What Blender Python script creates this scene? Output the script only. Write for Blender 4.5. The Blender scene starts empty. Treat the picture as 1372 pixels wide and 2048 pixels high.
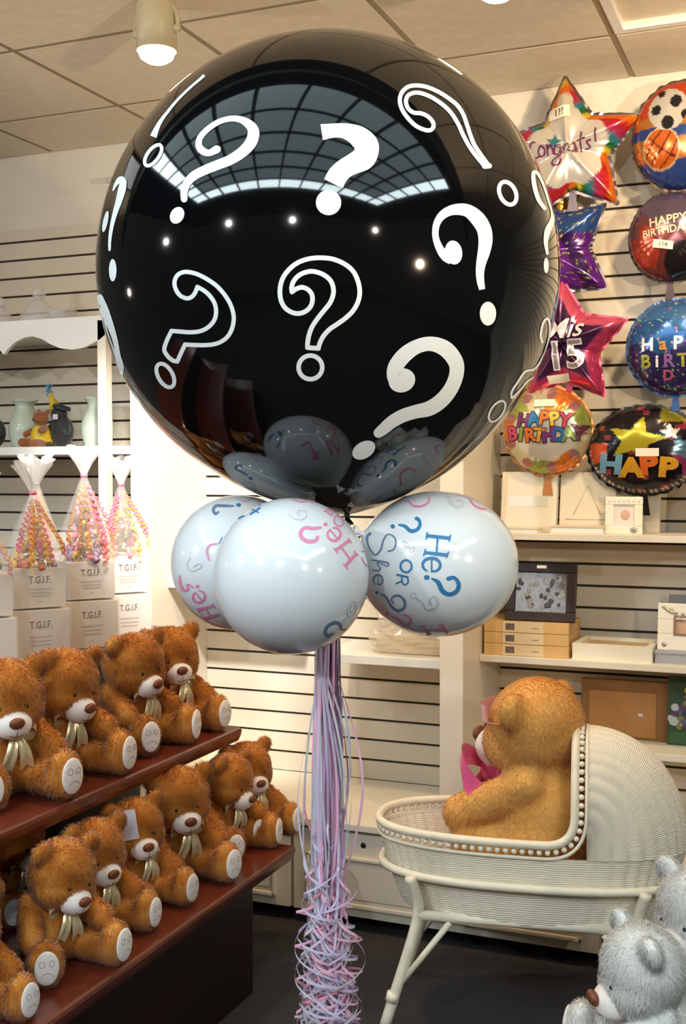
import bpy, bmesh, math, random
import numpy as np
from math import sin, cos, pi, radians, sqrt, atan2
from mathutils import Vector, Matrix, Euler

random.seed(7)
rng = np.random.default_rng(11)
scene = bpy.context.scene
COL = scene.collection

# ------------------------------------------------------------------ camera
FPX = 2330.0                       # focal length in pixels of the 1372x2048 frame
cam_data = bpy.data.cameras.new('camera')
cam_data.sensor_fit = 'VERTICAL'
cam_data.sensor_height = 36.0
cam_data.lens = 36.0 * FPX / 2048.0
cam_data.clip_start = 0.05
cam = bpy.data.objects.new('camera', cam_data)
COL.objects.link(cam)
CAM = Vector((0, 0, 1.5))
RCAM = Matrix.Rotation(radians(22.36), 3, 'Z') @ Matrix.Rotation(radians(-1.9), 3, 'X') @ Matrix.Rotation(radians(0.1), 3, 'Y')
cam.matrix_world = Matrix.Translation(CAM) @ (RCAM @ Matrix.Rotation(radians(90), 3, 'X')).to_4x4()
scene.camera = cam

# ------------------------------------------------------------------ world, exposure
world = bpy.data.worlds.new('world')
scene.world = world
world.use_nodes = True
world.node_tree.nodes['Background'].inputs[0].default_value = (1.0, 0.93, 0.84, 1)
world.node_tree.nodes['Background'].inputs[1].default_value = 0.04
vs = scene.view_settings
vs.view_transform = 'Standard'
vs.look = 'None'
vs.gamma = 1.0
vs.use_curve_mapping = False
vs.exposure = 0.45
scene.cycles.use_denoising = True
scene.cycles.max_bounces = 7
scene.cycles.diffuse_bounces = 4
scene.cycles.glossy_bounces = 3
scene.cycles.transmission_bounces = 6
scene.cycles.transparent_max_bounces = 14
scene.cycles.sample_clamp_indirect = 6.0
scene.cycles.caustics_reflective = False
scene.cycles.caustics_refractive = False

LUM_PANEL = 1.15      # radiance of the dim panes of the luminous ceiling
LUM_EDGE = 13.0        # radiance of its bright outer row
WARM = (1.0, 0.74, 0.46)

def spot(name, loc, target, watts, angle, color=WARM, blend=0.7, size=0.05):
    l = bpy.data.lights.new(name, 'SPOT')
    l.energy = watts
    l.color = color
    l.spot_size = radians(angle)
    l.spot_blend = blend
    l.shadow_soft_size = size
    o = bpy.data.objects.new(name, l)
    COL.objects.link(o)
    o.location = loc
    o.rotation_euler = (Vector(target) - Vector(loc)).to_track_quat('-Z', 'Y').to_euler()
    return o

# the shop's own track lamps; the lamp bodies are built further down
LAMPS = [((-1.73, 2.86, 2.62), (-1.85, 2.75, 0.6), 38, 120),
         ((-0.745, 2.72, 2.62), (-0.95, 3.4, 0.6), 24, 150),
         ((-0.15, 2.95, 2.64), (-0.55, 4.03, 1.9), 38, 120),
         ((-1.45, 2.30, 2.66), (-2.27, 3.85, 1.15), 280, 40)]
spot('track_light_over_bears', *LAMPS[0])
spot('track_light_over_cradle', *LAMPS[1])
spot('track_light_on_foil_balloons', *LAMPS[2])
# lamps of the shop front behind the camera; they show as small dots in the black balloon
for loc, w, c in (((-2.2, -1.35, 2.75), 75, (0.95, 0.98, 1.0)), ((-0.4, -1.5, 2.75), 66, (0.95, 0.98, 1.0)), ((2.4, -1.4, 2.7), 70, (1.0, 0.88, 0.72)), ((-4.0, -0.2, 2.5), 70, (1.0, 0.98, 0.95))):
    spot('shop_front_light', loc, (-1.0, 3.4, 1.1), w, 100, c, 0.9, 0.03)
# unseen fill spots, added to wash the ceiling with warm light
spot('ceiling_fill_light', (1.1, 1.0, 1.75), (-0.5, 2.7, 2.83), 145, 95, (1.0, 0.80, 0.54), 1.0, 0.04)
spot('ceiling_fill_light', (-3.9, 1.6, 1.75), (-2.2, 2.8, 2.83), 48, 100, (1.0, 0.90, 0.76), 1.0, 0.04)
spot('track_light_on_white_panel', *LAMPS[3][:4], color=(1.0, 0.98, 0.94))

# ------------------------------------------------------------------ helpers
def lin(c):
    def f(v):
        v /= 255.0
        return v / 12.92 if v <= 0.04045 else ((v + 0.055) / 1.055) ** 2.4
    return (f(c[0]), f(c[1]), f(c[2]), 1.0)

def ray(px, py):
    return RCAM @ Vector(((px - 686) / FPX, 1.0, -(py - 1024) / FPX))
def atY(px, py, Y):
    d = ray(px, py); return CAM + d * (Y / d.y)
def atX(px, py, X):
    d = ray(px, py); return CAM + d * (X / d.x)
def atZ(px, py, Z):
    d = ray(px, py); return CAM + d * ((Z - CAM.z) / d.z)
def atD(px, py, D):
    return CAM + ray(px, py) * D

MATS = {}
def mat(name, rgb, rough=0.6, metal=0.0, spec=0.5, coat=0.0, sheen=0.0, emit=None, strength=0.0, alpha=1.0,
        trans=0.0, noise=0.0, nscale=20.0, bump=0.0, bscale=60.0, sss=0.0, attr=None):
    if name in MATS:
        return MATS[name]
    m = bpy.data.materials.new(name)
    m.use_nodes = True
    nt = m.node_tree
    b = nt.nodes['Principled BSDF']
    col = lin(rgb)
    b.inputs['Base Color'].default_value = col
    b.inputs['Roughness'].default_value = rough
    b.inputs['Metallic'].default_value = metal
    b.inputs['Specular IOR Level'].default_value = spec
    b.inputs['Coat Weight'].default_value = coat
    b.inputs['Coat Roughness'].default_value = 0.06
    b.inputs['Sheen Weight'].default_value = sheen
    b.inputs['Sheen Roughness'].default_value = 0.5
    b.inputs['Alpha'].default_value = alpha
    b.inputs['Transmission Weight'].default_value = trans
    if sss:
        b.inputs['Subsurface Weight'].default_value = sss
        b.inputs['Subsurface Radius'].default_value = (0.01, 0.01, 0.01)
    if emit:
        b.inputs['Emission Color'].default_value = lin(emit)
        b.inputs['Emission Strength'].default_value = strength
    if attr:
        a = nt.nodes.new('ShaderNodeAttribute'); a.attribute_name = attr
        nt.links.new(a.outputs['Color'], b.inputs['Base Color'])
    if noise or bump:
        tc = nt.nodes.new('ShaderNodeTexCoord')
    if noise:
        n = nt.nodes.new('ShaderNodeTexNoise'); n.inputs['Scale'].default_value = nscale; n.inputs['Detail'].default_value = 4
        nt.links.new(tc.outputs['Object'], n.inputs['Vector'])
        r = nt.nodes.new('ShaderNodeValToRGB')
        r.color_ramp.elements[0].position = 0.3; r.color_ramp.elements[1].position = 0.7
        r.color_ramp.elements[0].color = tuple(max(0, c * (1 - noise)) for c in col[:3]) + (1,)
        r.color_ramp.elements[1].color = tuple(min(1, c * (1 + noise)) for c in col[:3]) + (1,)
        nt.links.new(n.outputs['Fac'], r.inputs['Fac'])
        nt.links.new(r.outputs['Color'], b.inputs['Base Color'])
    if bump:
        n2 = nt.nodes.new('ShaderNodeTexNoise'); n2.inputs['Scale'].default_value = bscale; n2.inputs['Detail'].default_value = 5
        nt.links.new(tc.outputs['Object'], n2.inputs['Vector'])
        bp = nt.nodes.new('ShaderNodeBump'); bp.inputs['Strength'].default_value = bump; bp.inputs['Distance'].default_value = 0.01
        nt.links.new(n2.outputs['Fac'], bp.inputs['Height'])
        nt.links.new(bp.outputs['Normal'], b.inputs['Normal'])
    MATS[name] = m
    return m

def tag(o, label=None, cat=None, group=None, kind=None):
    if label: o['label'] = label
    if cat: o['category'] = cat
    if group: o['group'] = group
    if kind: o['kind'] = kind
    return o

def empty(name, loc=(0, 0, 0), rz=0.0, label=None, cat=None, group=None):
    o = bpy.data.objects.new(name, None)
    o.empty_display_size = 0.05
    COL.objects.link(o)
    o.location = loc
    o.rotation_euler = (0, 0, rz)
    return tag(o, label, cat, group)

def link(name, me, parent=None):
    o = bpy.data.objects.new(name, me)
    COL.objects.link(o)
    if parent is not None:
        o.parent = parent
    return o

def copy_tree(o, parent=None):
    c = o.copy()
    COL.objects.link(c)
    if parent is not None:
        c.parent = parent
    for ch in list(o.children):
        copy_tree(ch, c)
    return c

def catmull(pts, n=6, closed=False):
    """Smooth curve through the points (any dimension)."""
    P = [np.array(p, float) for p in pts]
    N = len(P)
    if N < 3:
        return P
    out = []
    for i in range(N if closed else N - 1):
        if closed:
            a, b, c, d = P[(i - 1) % N], P[i], P[(i + 1) % N], P[(i + 2) % N]
        else:
            b, c = P[i], P[i + 1]
            a = P[i - 1] if i > 0 else 2 * b - c
            d = P[i + 2] if i + 2 < N else 2 * c - b
        for k in range(n):
            t = k / n
            out.append(0.5 * (2 * b + (c - a) * t + (2 * a - 5 * b + 4 * c - d) * t * t + (3 * b - a - 3 * c + d) * t ** 3))
    if not closed:
        out.append(P[-1])
    return out

class MB:
    """Collects shapes and links them as ONE mesh object."""
    def __init__(self):
        self.v = []; self.f = []; self.m = []; self.s = []; self.uv = {}
    def add(self, verts, faces, mi=0, smooth=False, T=None):
        o = len(self.v)
        for p in verts:
            p = Vector(p)
            if T is not None: p = T @ p
            self.v.append(p)
        for f in faces:
            self.f.append([o + i for i in f]); self.m.append(mi); self.s.append(smooth)
        return o
    def box(self, x0, x1, y0, y1, z0, z1, mi=0, T=None, bev=0.0):
        if bev > 0:
            bm = bmesh.new()
            bmesh.ops.create_cube(bm, size=1.0)
            for v in bm.verts:
                v.co = Vector((x0 + (v.co.x + .5) * (x1 - x0), y0 + (v.co.y + .5) * (y1 - y0), z0 + (v.co.z + .5) * (z1 - z0)))
            bmesh.ops.bevel(bm, geom=list(bm.edges), offset=bev, segments=2, profile=0.6, affect='EDGES')
            bm.verts.index_update()
            self.add([v.co for v in bm.verts], [[v.index for v in f.verts] for f in bm.faces], mi, False, T)
            bm.free(); return
        vs_ = [(x0, y0, z0), (x1, y0, z0), (x1, y1, z0), (x0, y1, z0), (x0, y0, z1), (x1, y0, z1), (x1, y1, z1), (x0, y1, z1)]
        fs = [(0, 3, 2, 1), (4, 5, 6, 7), (0, 1, 5, 4), (1, 2, 6, 5), (2, 3, 7, 6), (3, 0, 4, 7)]
        self.add(vs_, fs, mi, False, T)
    def tube(self, pts, r, seg=10, mi=0, closed=False, caps=True, T=None, smooth=True):
        P = [Vector(p) for p in pts]
        n = len(P)
        R = r if hasattr(r, '__len__') else [r] * n
        verts, faces = [], []
        up = None
        for i in range(n):
            if closed: t = P[(i + 1) % n] - P[i - 1]
            else: t = P[min(i + 1, n - 1)] - P[max(i - 1, 0)]
            if t.length < 1e-9: t = Vector((0, 0, 1))
            t.normalize()
            if up is None:
                up = Vector((0, 0, 1)) if abs(t.z) < 0.9 else Vector((1, 0, 0))
            a = (up - t * up.dot(t))
            if a.length < 1e-6: a = t.orthogonal()
            a.normalize(); up = a
            b = t.cross(a)
            for k in range(seg):
                th = 2 * pi * k / seg
                verts.append(P[i] + (a * cos(th) + b * sin(th)) * R[i])
        for i in range(n if closed else n - 1):
            j = (i + 1) % n
            for k in range(seg):
                l = (k + 1) % seg
                faces.append((i * seg + k, i * seg + l, j * seg + l, j * seg + k))
        if caps and not closed:
            faces.append(tuple(range(seg - 1, -1, -1)))
            faces.append(tuple((n - 1) * seg + k for k in range(seg)))
        self.add(verts, faces, mi, smooth, T)
    def lathe(self, prof, seg=24, mi=0, T=None, smooth=True):
        """Profile of (radius, z) turned about Z."""
        verts, faces = [], []
        n = len(prof)
        for (r, z) in prof:
            for k in range(seg):
                th = 2 * pi * k / seg
                verts.append((r * cos(th), r * sin(th), z))
        for i in range(n - 1):
            for k in range(seg):
                l = (k + 1) % seg
                faces.append((i * seg + k, i * seg + l, (i + 1) * seg + l, (i + 1) * seg + k))
        if prof[0][0] > 1e-6: faces.append(tuple(range(seg - 1, -1, -1)))
        if prof[-1][0] > 1e-6: faces.append(tuple((n - 1) * seg + k for k in range(seg)))
        self.add(verts, faces, mi, smooth, T)
    def ball(self, c, r, seg=16, rings=10, mi=0, T=None, R=None):
        """Ellipsoid; r a number or three radii, R an optional 3x3 turn."""
        if not hasattr(r, '__len__'): r = (r, r, r)
        verts, faces = [], []
        for i in range(rings + 1):
            ph = pi * i / rings
            for k in range(seg):
                th = 2 * pi * k / seg
                p = Vector((r[0] * sin(ph) * cos(th), r[1] * sin(ph) * sin(th), r[2] * cos(ph)))
                if R is not None: p = R @ p
                verts.append(p + Vector(c))
        for i in range(rings):
            for k in range(seg):
                l = (k + 1) % seg
                faces.append((i * seg + k, (i + 1) * seg + k, (i + 1) * seg + l, i * seg + l))
        self.add(verts, faces, mi, True, T)
    def prism(self, poly, y0, y1, mi=0, T=None):
        """Polygon in XZ extruded along Y."""
        n = len(poly)
        verts = [(p[0], y0, p[1]) for p in poly] + [(p[0], y1, p[1]) for p in poly]
        faces = [tuple(range(n)), tuple(range(2 * n - 1, n - 1, -1))]
        for i in range(n):
            j = (i + 1) % n
            faces.append((i, i + n, j + n, j))
        self.add(verts, faces, mi, False, T)
    def grid(self, rows, mi=0, smooth=True, closed=False, T=None, uv=False):
        """Rows of equal length joined into a skin."""
        n = len(rows[0])
        o = len(self.v); f0 = len(self.f)
        verts = [p for r in rows for p in r]
        faces = []
        for i in range(len(rows) - 1):
            for k in range(n if closed else n - 1):
                l = (k + 1) % n
                faces.append((i * n + k, i * n + l, (i + 1) * n + l, (i + 1) * n + k))
        self.add(verts, faces, mi, smooth, T)
        return o
    def build(self, name, mats, parent=None, fix=True):
        me = bpy.data.meshes.new(name)
        me.from_pydata([tuple(p) for p in self.v], [], self.f)
        for m in (mats if isinstance(mats, (list, tuple)) else [mats]):
            me.materials.append(m)
        if me.polygons:
            me.polygons.foreach_set('material_index', self.m)
            me.polygons.foreach_set('use_smooth', self.s)
        if fix:
            bm = bmesh.new(); bm.from_mesh(me)
            bmesh.ops.remove_doubles(bm, verts=bm.verts, dist=1e-6)
            bmesh.ops.recalc_face_normals(bm, faces=bm.faces)
            bm.to_mesh(me); bm.free()
        return link(name, me, parent)

def one(name, mats, parent, fn):
    m = MB(); fn(m)
    return m.build(name, mats, parent)

# flat print: shapes drawn in 2-D and laid on a surface through a function (x, y) -> point
class Ink:
    def __init__(self, to3d):
        self.mb = MB(); self.to = to3d
    def stroke(self, pts, w=None, mi=0, closed=False, n=6, cross=3, ends=True):
        """pts (x, y) with constant w, or (x, y, width)."""
        P = [(p[0], p[1], p[2] if len(p) > 2 else w) for p in pts]
        C = catmull(P, n, closed) if len(P) > 2 else [np.array(P[0], float) * (1 - i / 8) + np.array(P[1], float) * (i / 8) for i in range(9)]
        if not closed and ends:      # rounded ends
            def cap(a, b):
                d = (a[:2] - b[:2]); L = np.hypot(*d); d = d / (L + 1e-9)
                return [np.array([*(a[:2] + d * a[2] * 0.5 * sin(t)), a[2] * cos(t)]) for t in (0.5, 0.95, 1.3, 1.5)]
            C = cap(C[0], C[1])[::-1] + C + cap(C[-1], C[-2])
        rows = []
        N = len(C)
        for i in range(N):
            a = C[(i - 1) % N] if closed else C[max(i - 1, 0)]
            b = C[(i + 1) % N] if closed else C[min(i + 1, N - 1)]
            d = b[:2] - a[:2]; d = d / (np.hypot(*d) + 1e-9)
            nrm = np.array([-d[1], d[0]])
            hw = max(C[i][2], 1e-3) / 2
            rows.append([self.to(*(C[i][:2] + nrm * hw * (2 * k / cross - 1))) for k in range(cross + 1)])
        if closed: rows.append(rows[0])
        self.mb.grid(rows, mi)
    def disc(self, x, y, rx, ry, rot=0, mi=0, seg=28, rings=3, hole=0.0):
        c, s = cos(radians(rot)), sin(radians(rot))
        rows = []
        for i in range(rings + 1):
            t = hole + (1 - hole) * i / rings
            if t < 0.02: t = 0.02
            rows.append([self.to(x + t * (rx * cos(a) * c - ry * sin(a) * s), y + t * (rx * cos(a) * s + ry * sin(a) * c))
                         for a in [2 * pi * k / seg for k in range(seg)]])
        self.mb.grid(rows, mi, closed=True)
        if hole == 0.0:
            self.mb.f.append([len(self.mb.v) - (rings + 1) * seg + k for k in range(seg)]); self.mb.m.append(mi); self.mb.s.append(True)
    def ring(self, x, y, rx, ry, rot, w, mi=0):
        c, s = cos(radians(rot)), sin(radians(rot))
        pts = [(x + rx * cos(a) * c - ry * sin(a) * s, y + rx * cos(a) * s + ry * sin(a) * c) for a in [2 * pi * k / 20 for k in range(20)]]
        self.stroke(pts, w, mi, closed=True, n=2, cross=2)
    def letter_e(self, x, y, r, up, rot, w, mi=0):
        a = radians(rot)
        f = lambda p, q: (x + r * p * cos(a) + up * q * sin(a), y + r * p * sin(a) - up * q * cos(a))
        self.stroke([f(-0.9, 0.02), f(0.92, 0.02)], w * 0.6, mi)
        B = [(0.92, 0.02, .7), (0.80, 0.62, .9), (0.30, 0.98, 1), (-0.35, 0.95, 1), (-0.85, 0.55, 1.2), (-1.0, 0.0, 1.2), (-0.80, -0.62, 1.2), (-0.25, -1.0, 1), (0.40, -0.92, .9), (0.86, -0.55, .6)]
        self.stroke([(*f(p, q), w * k) for p, q, k in B], mi=mi)
    def text(self, body, x, y, h, rot=0, mi=0, shear=0.0, bold=0.0, sub=0.0, align='CENTER', sx=1.0):
        """Built-in lettering, height of capitals h, centred on x, y; y grows upward."""
        cu = bpy.data.curves.new('t', 'FONT')
        cu.body = body; cu.size = 1.0; cu.align_x = align; cu.align_y = 'CENTER'
        cu.shear = shear; cu.offset = bold; cu.resolution_u = 3
        ob = bpy.data.objects.new('t', cu); COL.objects.link(ob)
        bpy.context.view_layer.update()
        dg = bpy.context.evaluated_depsgraph_get()
        me = bpy.data.meshes.new_from_object(ob.evaluated_get(dg))
        bm = bmesh.new(); bm.from_mesh(me)
        k = h / 0.69
        if sub > 0:
            bmesh.ops.triangulate(bm, faces=bm.faces)
            for _ in range(2):
                es = [e for e in bm.edges if e.calc_length() * k > sub]
                if es: bmesh.ops.subdivide_edges(bm, edges=es, cuts=1)
            bmesh.ops.triangulate(bm, faces=bm.faces)
        bm.verts.index_update()
        c, s = cos(radians(rot)), sin(radians(rot))
        vs_ = []
        for v in bm.verts:
            a, b = v.co.x * k * sx, v.co.y * k
            vs_.append(self.to(x + a * c - b * s, y + a * s + b * c))
        self.mb.add(vs_, [[v.index for v in f.verts] for f in bm.faces], mi, True)
        bm.free()
        bpy.data.meshes.remove(me); bpy.data.objects.remove(ob); bpy.data.curves.remove(cu)
    def build(self, name, mats, parent):
        return self.mb.build(name, mats, parent, fix=False)
# ------------------------------------------------------------------ materials
M_wall = mat('painted_wall', (228, 220, 204), 0.7, noise=0.03, nscale=3)
M_slat = mat('slat_laminate', (220, 209, 190), 0.42, noise=0.03, nscale=5)
M_groove = mat('slat_groove', (58, 44, 36), 0.8)
M_tile = mat('ceiling_tile', (226, 214, 194), 0.85, noise=0.05, nscale=25, bump=0.15, bscale=180)
M_tbar = mat('ceiling_bar', (150, 132, 104), 0.5)
M_cream = mat('cream_laminate', (228, 218, 200), 0.38, noise=0.02, nscale=4)
M_white = mat('white_laminate', (240, 238, 232), 0.35)
M_black = mat('black_plinth', (12, 11, 12), 0.5)
M_dark = mat('dark_fascia', (20, 19, 19), 0.7)
M_carpet = mat('grey_carpet', (64, 61, 62), 0.95, spec=0.1, noise=0.35, nscale=160, bump=0.5, bscale=400)

YW = 4.03          # face of the slatted back wall
ZC = 2.83          # ceiling
PITCH, ZG = 0.0755, 1.262

def structure(o):
    o['kind'] = 'structure'
    return o

structure(one('floor', M_carpet, None, lambda m: m.box(-4.8, 3.8, -4.5, 4.2, -0.05, 0.0)))
structure(one('wall_back', M_wall, None, lambda m: m.box(-4.8, 3.8, YW + 0.012, YW + 0.12, 0.0, ZC + 0.1)))

def slats(x0, x1, z0, z1):
    m = MB()
    k0 = int(math.floor((z0 - ZG) / PITCH))
    zs = [z0] + [ZG + k * PITCH for k in range(k0 + 1, k0 + 60) if z0 + 0.01 < ZG + k * PITCH < z1 - 0.01] + [z1]
    for a, b in zip(zs[:-1], zs[1:]):
        m.box(x0, x1, YW, YW + 0.011, a + (0.0045 if a > z0 else 0), b - (0.0045 if b < z1 else 0), 0)
    m.box(x0, x1, YW + 0.0095, YW + 0.0125, z0, z1, 1)
    return m
structure(slats(-1.055, 3.2, 0.36, ZG + 16 * PITCH + 0.05).build('wall_right', [M_slat, M_groove]))
structure(slats(-2.24, -1.133, 0.36, ZG + 16 * PITCH + 0.05).build('wall_centre', [M_slat, M_groove]))
structure(slats(-4.4, -2.323, 0.36, ZG + 16 * PITCH + 0.05).build('wall_left', [M_slat, M_groove]))
structure(one('trim_1', M_cream, None, lambda m: m.box(-1.133, -1.055, 3.57, YW, 0.358, 2.05, bev=0.002)))
structure(one('trim_2', M_cream, None, lambda m: m.box(-2.323, -2.24, 3.62, YW, 0.358, 2.05, bev=0.002)))

# ceiling of 2 ft tiles, each tile a slightly raised lay-in panel between the bars
XL = [-0.605 + 0.588 * k for k in range(-7, 8)]
YL = [YW + 0.012, 3.63, 3.04, 2.45, 1.90]
def ceil(m):
    m.box(-4.8, 3.8, 1.90, YW + 0.1, ZC + 0.02, ZC + 0.1)
    for a, b in zip(XL[:-1], XL[1:]):
        for c, d in zip(YL[1:], YL[:-1]):
            if abs(a + 0.605) < 0.01 and abs(c - 3.04) < 0.01: continue      # the recessed light
            m.box(a + 0.011, b - 0.011, c + 0.011, d - 0.011, ZC - 0.001, ZC + 0.03)
structure(one('ceiling', M_tile, None, ceil))
def bars(m):
    for x in XL: m.box(x - 0.011, x + 0.011, 1.90, YW, ZC + 0.002, ZC + 0.012)
    for y in YL[1:-1]: m.box(XL[0], XL[-1], y - 0.010, y + 0.010, ZC + 0.001, ZC + 0.0115)
structure(one('trim_3', M_tbar, None, bars))
# dark bulkhead where the shop's low ceiling ends, and the high luminous grid ceiling in front of it
ZL = 3.85
structure(one('wall_front', M_dark, None, lambda m: m.box(-6.5, 5.5, 1.80, 1.90, ZC - 0.02, ZL + 0.2)))
M_pane = mat('luminous_pane', (70, 84, 88), 0.5, emit=(214, 240, 244), strength=LUM_PANEL)
M_pane_hot = mat('luminous_pane_bright', (200, 210, 212), 0.5, emit=(226, 246, 250), strength=LUM_EDGE)
M_bar_dark = mat('grid_bar', (16, 20, 22), 0.5)
gx = np.linspace(-3.95, 2.85, 12); gy = np.linspace(-1.65, 1.56, 7)
def lum(m):
    for i in range(11):
        for j in range(6):
            hot = (i in (0, 10) or j == 0)
            m.add([(gx[i], gy[j], ZL), (gx[i], gy[j + 1], ZL), (gx[i + 1], gy[j + 1], ZL), (gx[i + 1], gy[j], ZL)], [(0, 1, 2, 3)], 1 if hot else 0)
_l = MB(); lum(_l); structure(_l.build('ceiling_1', [M_pane, M_pane_hot]))
def gbars(m):
    for x in gx: m.box(x - 0.022, x + 0.022, gy[0] - 0.02, gy[-1] + 0.02, ZL - 0.05, ZL - 0.002)
    for y in gy: m.box(gx[0], gx[-1], y - 0.022, y + 0.022, ZL - 0.049, ZL - 0.003)
structure(one('trim_4', M_bar_dark, None, gbars))
structure(one('ceiling_2', M_dark, None, lambda m: m.box(-6.5, 5.5, -4.5, 1.9, ZL + 0.02, ZL + 0.1)))

# ------------------------------------------------------------------ fittings of the ceiling
M_can = mat('lamp_can', (196, 184, 150), 0.45)
M_bulb = mat('lamp_glow', (255, 240, 210), 0.4, emit=(255, 226, 168), strength=14.0)
def lamp(px, py, label, loc=None):
    t = empty('track_lamp', loc, 0, label, 'lamp', 'track lamps under the ceiling')
    k = MB()
    k.lathe([(0.0, 0.112), (0.030, 0.108), (0.047, 0.095), (0.056, 0.07), (0.0575, 0.03), (0.0575, -0.055), (0.053, -0.055), (0.051, -0.02), (0.0, -0.015)], 32)
    k.build('can', M_can, t)
    b = MB(); b.lathe([(0.052, -0.035), (0.0515, -0.058), (0.046, -0.073), (0.030, -0.084), (0.0, -0.09)], 32)
    b.build('bulb', M_bulb, t)
    y = MB()
    arc = [Vector((0.070 * cos(a), 0, 0.0 + 0.10 * sin(a))) for a in np.linspace(0, pi, 15)]
    y.tube([Vector((0.070, 0, -0.008))] + arc + [Vector((-0.070, 0, -0.008))], 0.007, 8)
    y.lathe([(0.02, ZC - loc[2] - 0.006), (0.02, ZC - loc[2])], 16)
    y.build('yoke', M_can, t)
    for s in (-1, 1):
        b2 = MB(); b2.tube([(s * 0.05, 0, 0.0), (s * 0.074, 0, 0.0)], 0.011, 12); b2.build('pivot_knob', M_can, t)
    return t
lamp(0, 0, 'beige can lamp hanging lit above the black balloon, its whole body in view', (-1.745, 2.87, 2.742))
lamp(0, 0, 'lit lamp of which only the glowing bottom shows under the ceiling', (-0.728, 2.735, 2.71))

fx = empty('ceiling_light', (-0.311, 3.335, ZC), 0, 'unlit recessed ceiling light with a silvery trough, over the foil balloons', 'ceiling light')
M_trough = mat('silver_trough', (206, 200, 186), 0.25, metal=0.7)
def trough(m):
    pts = [(x, 0.07 - 0.06 * abs(sin(x * 22))) for x in np.linspace(-0.26, 0.26, 40)]
    m.grid([[(p[0], -0.27, p[1] + 0.015) for p in pts], [(p[0], 0.27, p[1] + 0.015) for p in pts]])
one('reflector', M_trough, fx, trough)
def frame4(m):
    for (a, b, c, d) in ((-0.283, 0.283, -0.285, -0.255), (-0.283, 0.283, 0.255, 0.285), (-0.283, -0.255, -0.255, 0.255), (0.255, 0.283, -0.255, 0.255)):
        m.box(a, b, c, d, -0.004, 0.02)
one('frame', M_white, fx, frame4)
ag = empty('ceiling_light', (-2.664, 2.175, ZC), 0, 'white flat ceiling panel with a black border in the ceiling corner', 'ceiling light')
one('diffuser', mat('diffuser_white', (226, 232, 234), 0.5, emit=(232, 244, 250), strength=0.55), ag, lambda m: m.box(-0.25, 0.25, -0.25, 0.25, -0.012, -0.004))
def fr2(m):
    for (a, b, c, d) in ((-0.28, 0.28, -0.28, -0.25), (-0.28, 0.28, 0.25, 0.28), (-0.28, -0.25, -0.25, 0.25), (0.25, 0.28, -0.25, 0.25)):
        m.box(a, b, c, d, -0.02, -0.002)
one('border', M_black, ag, fr2)

rod = MB(); rod.tube([(-2.62, 3.93, 2.655), (-2.28, 3.93, 2.655)], 0.012, 12); rod.tube([(-2.45, 3.93, 2.655), (-2.45, YW + 0.012, 2.655)], 0.008, 8)
tag(rod.build('hanging_rail', M_white), 'short white rail fixed high on the bare wall, partly behind the black balloon', 'rail')

# ------------------------------------------------------------------ cabinets along the wall
def cabinet(x0, x1, label, hole=None):
    t = empty('base_cabinet', ((x0 + x1) / 2, 3.5, 0), 0, label, 'cabinet', 'low white cabinets along the slat wall')
    w = (x1 - x0) / 2 - 0.003
    one('body', M_cream, t, lambda m: m.box(-w, w, 0.018, 0.528, 0.045, 0.335))
    one('plinth', M_black, t, lambda m: m.box(-w, w, 0.07, 0.5, 0.0, 0.045))
    def door(m):
        z0, z1 = 0.048, 0.322
        a = w - 0.004
        m.box(-a, a, 0.0, 0.018, z0, z1, bev=0.002)
        for (p, q, r, s) in ((-a + 0.05, a - 0.05, z1 - 0.088, z1 - 0.075), (-a + 0.05, a - 0.05, z0 + 0.03, z0 + 0.045), (-a + 0.05, -a + 0.063, z0 + 0.03, z1 - 0.075), (a - 0.063, a - 0.05, z0 + 0.03, z1 - 0.075)):
            m.box(p, q, -0.012, 0.0, r, s, bev=0.004)
        m.box(-a + 0.075, a - 0.075, -0.006, 0.0, z0 + 0.058, z1 - 0.10, bev=0.004)
    d = one('drawer', M_cream, t, door)
    if hole:
        h = MB(); h.tube([(hole - (x0 + x1) / 2, -0.0015, 0.288), (hole - (x0 + x1) / 2, 0.004, 0.288)], 0.009, 16)
        h.build('finger_hole', M_black, d)
    return t
cabinet(-2.62, -1.628, 'low white cabinet front behind the corner of the teddy stand')
cabinet(-1.628, -0.60, 'low white cabinet front with a round finger hole beside the ribbons', -1.37)
cabinet(-0.60, 0.40, 'low white cabinet front mostly hidden behind the wicker cradle')
tag(one('countertop', M_cream, None, lambda m: m.box(-3.4, 0.6, 3.485, YW, 0.335, 0.358, bev=0.003)), 'long cream counter along the foot of the slat wall', 'counter')

# ------------------------------------------------------------------ wall shelves
def shelf(name, x0, x1, y0, z, label, group=None, m_=None, th=0.022):
    return tag(one(name, m_ or M_cream, None, lambda m: m.box(x0, x1, y0, YW, z - th, z, bev=0.002)), label, 'shelf', group)
shelf('wall_shelf', -1.054, 0.7, 3.76, 1.302, 'cream shelf under the foil balloons, with albums and a small white frame')
shelf('wall_shelf', -1.054, 0.7, 3.76, 0.893, 'cream shelf above the cradle, with the stack of wooden boxes')
shelf('wall_shelf', -1.054, 0.7, 3.76, 0.612, 'lowest cream shelf behind the cradle, with a cardboard picture frame')
M_acr = mat('clear_acrylic', (236, 232, 224), 0.2, alpha=0.55)
shelf('display_shelf', -1.62, -1.14, 3.70, 0.876, 'pale display shelf behind the ribbons, holding a clear plastic bag', m_=M_white, th=0.03)
shelf('display_shelf', -2.238, -1.75, 3.735, 1.10, 'pale display shelf beside the bright white panel, behind the white balloons', m_=M_white)
bg = empty('plastic_bag', atY(792, 1305, 3.80) * 1.0, 0, 'crumpled clear plastic bag on the display shelf behind the right white balloon', 'bag')
bg.location = (-1.31, 3.82, 0.877)
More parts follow.
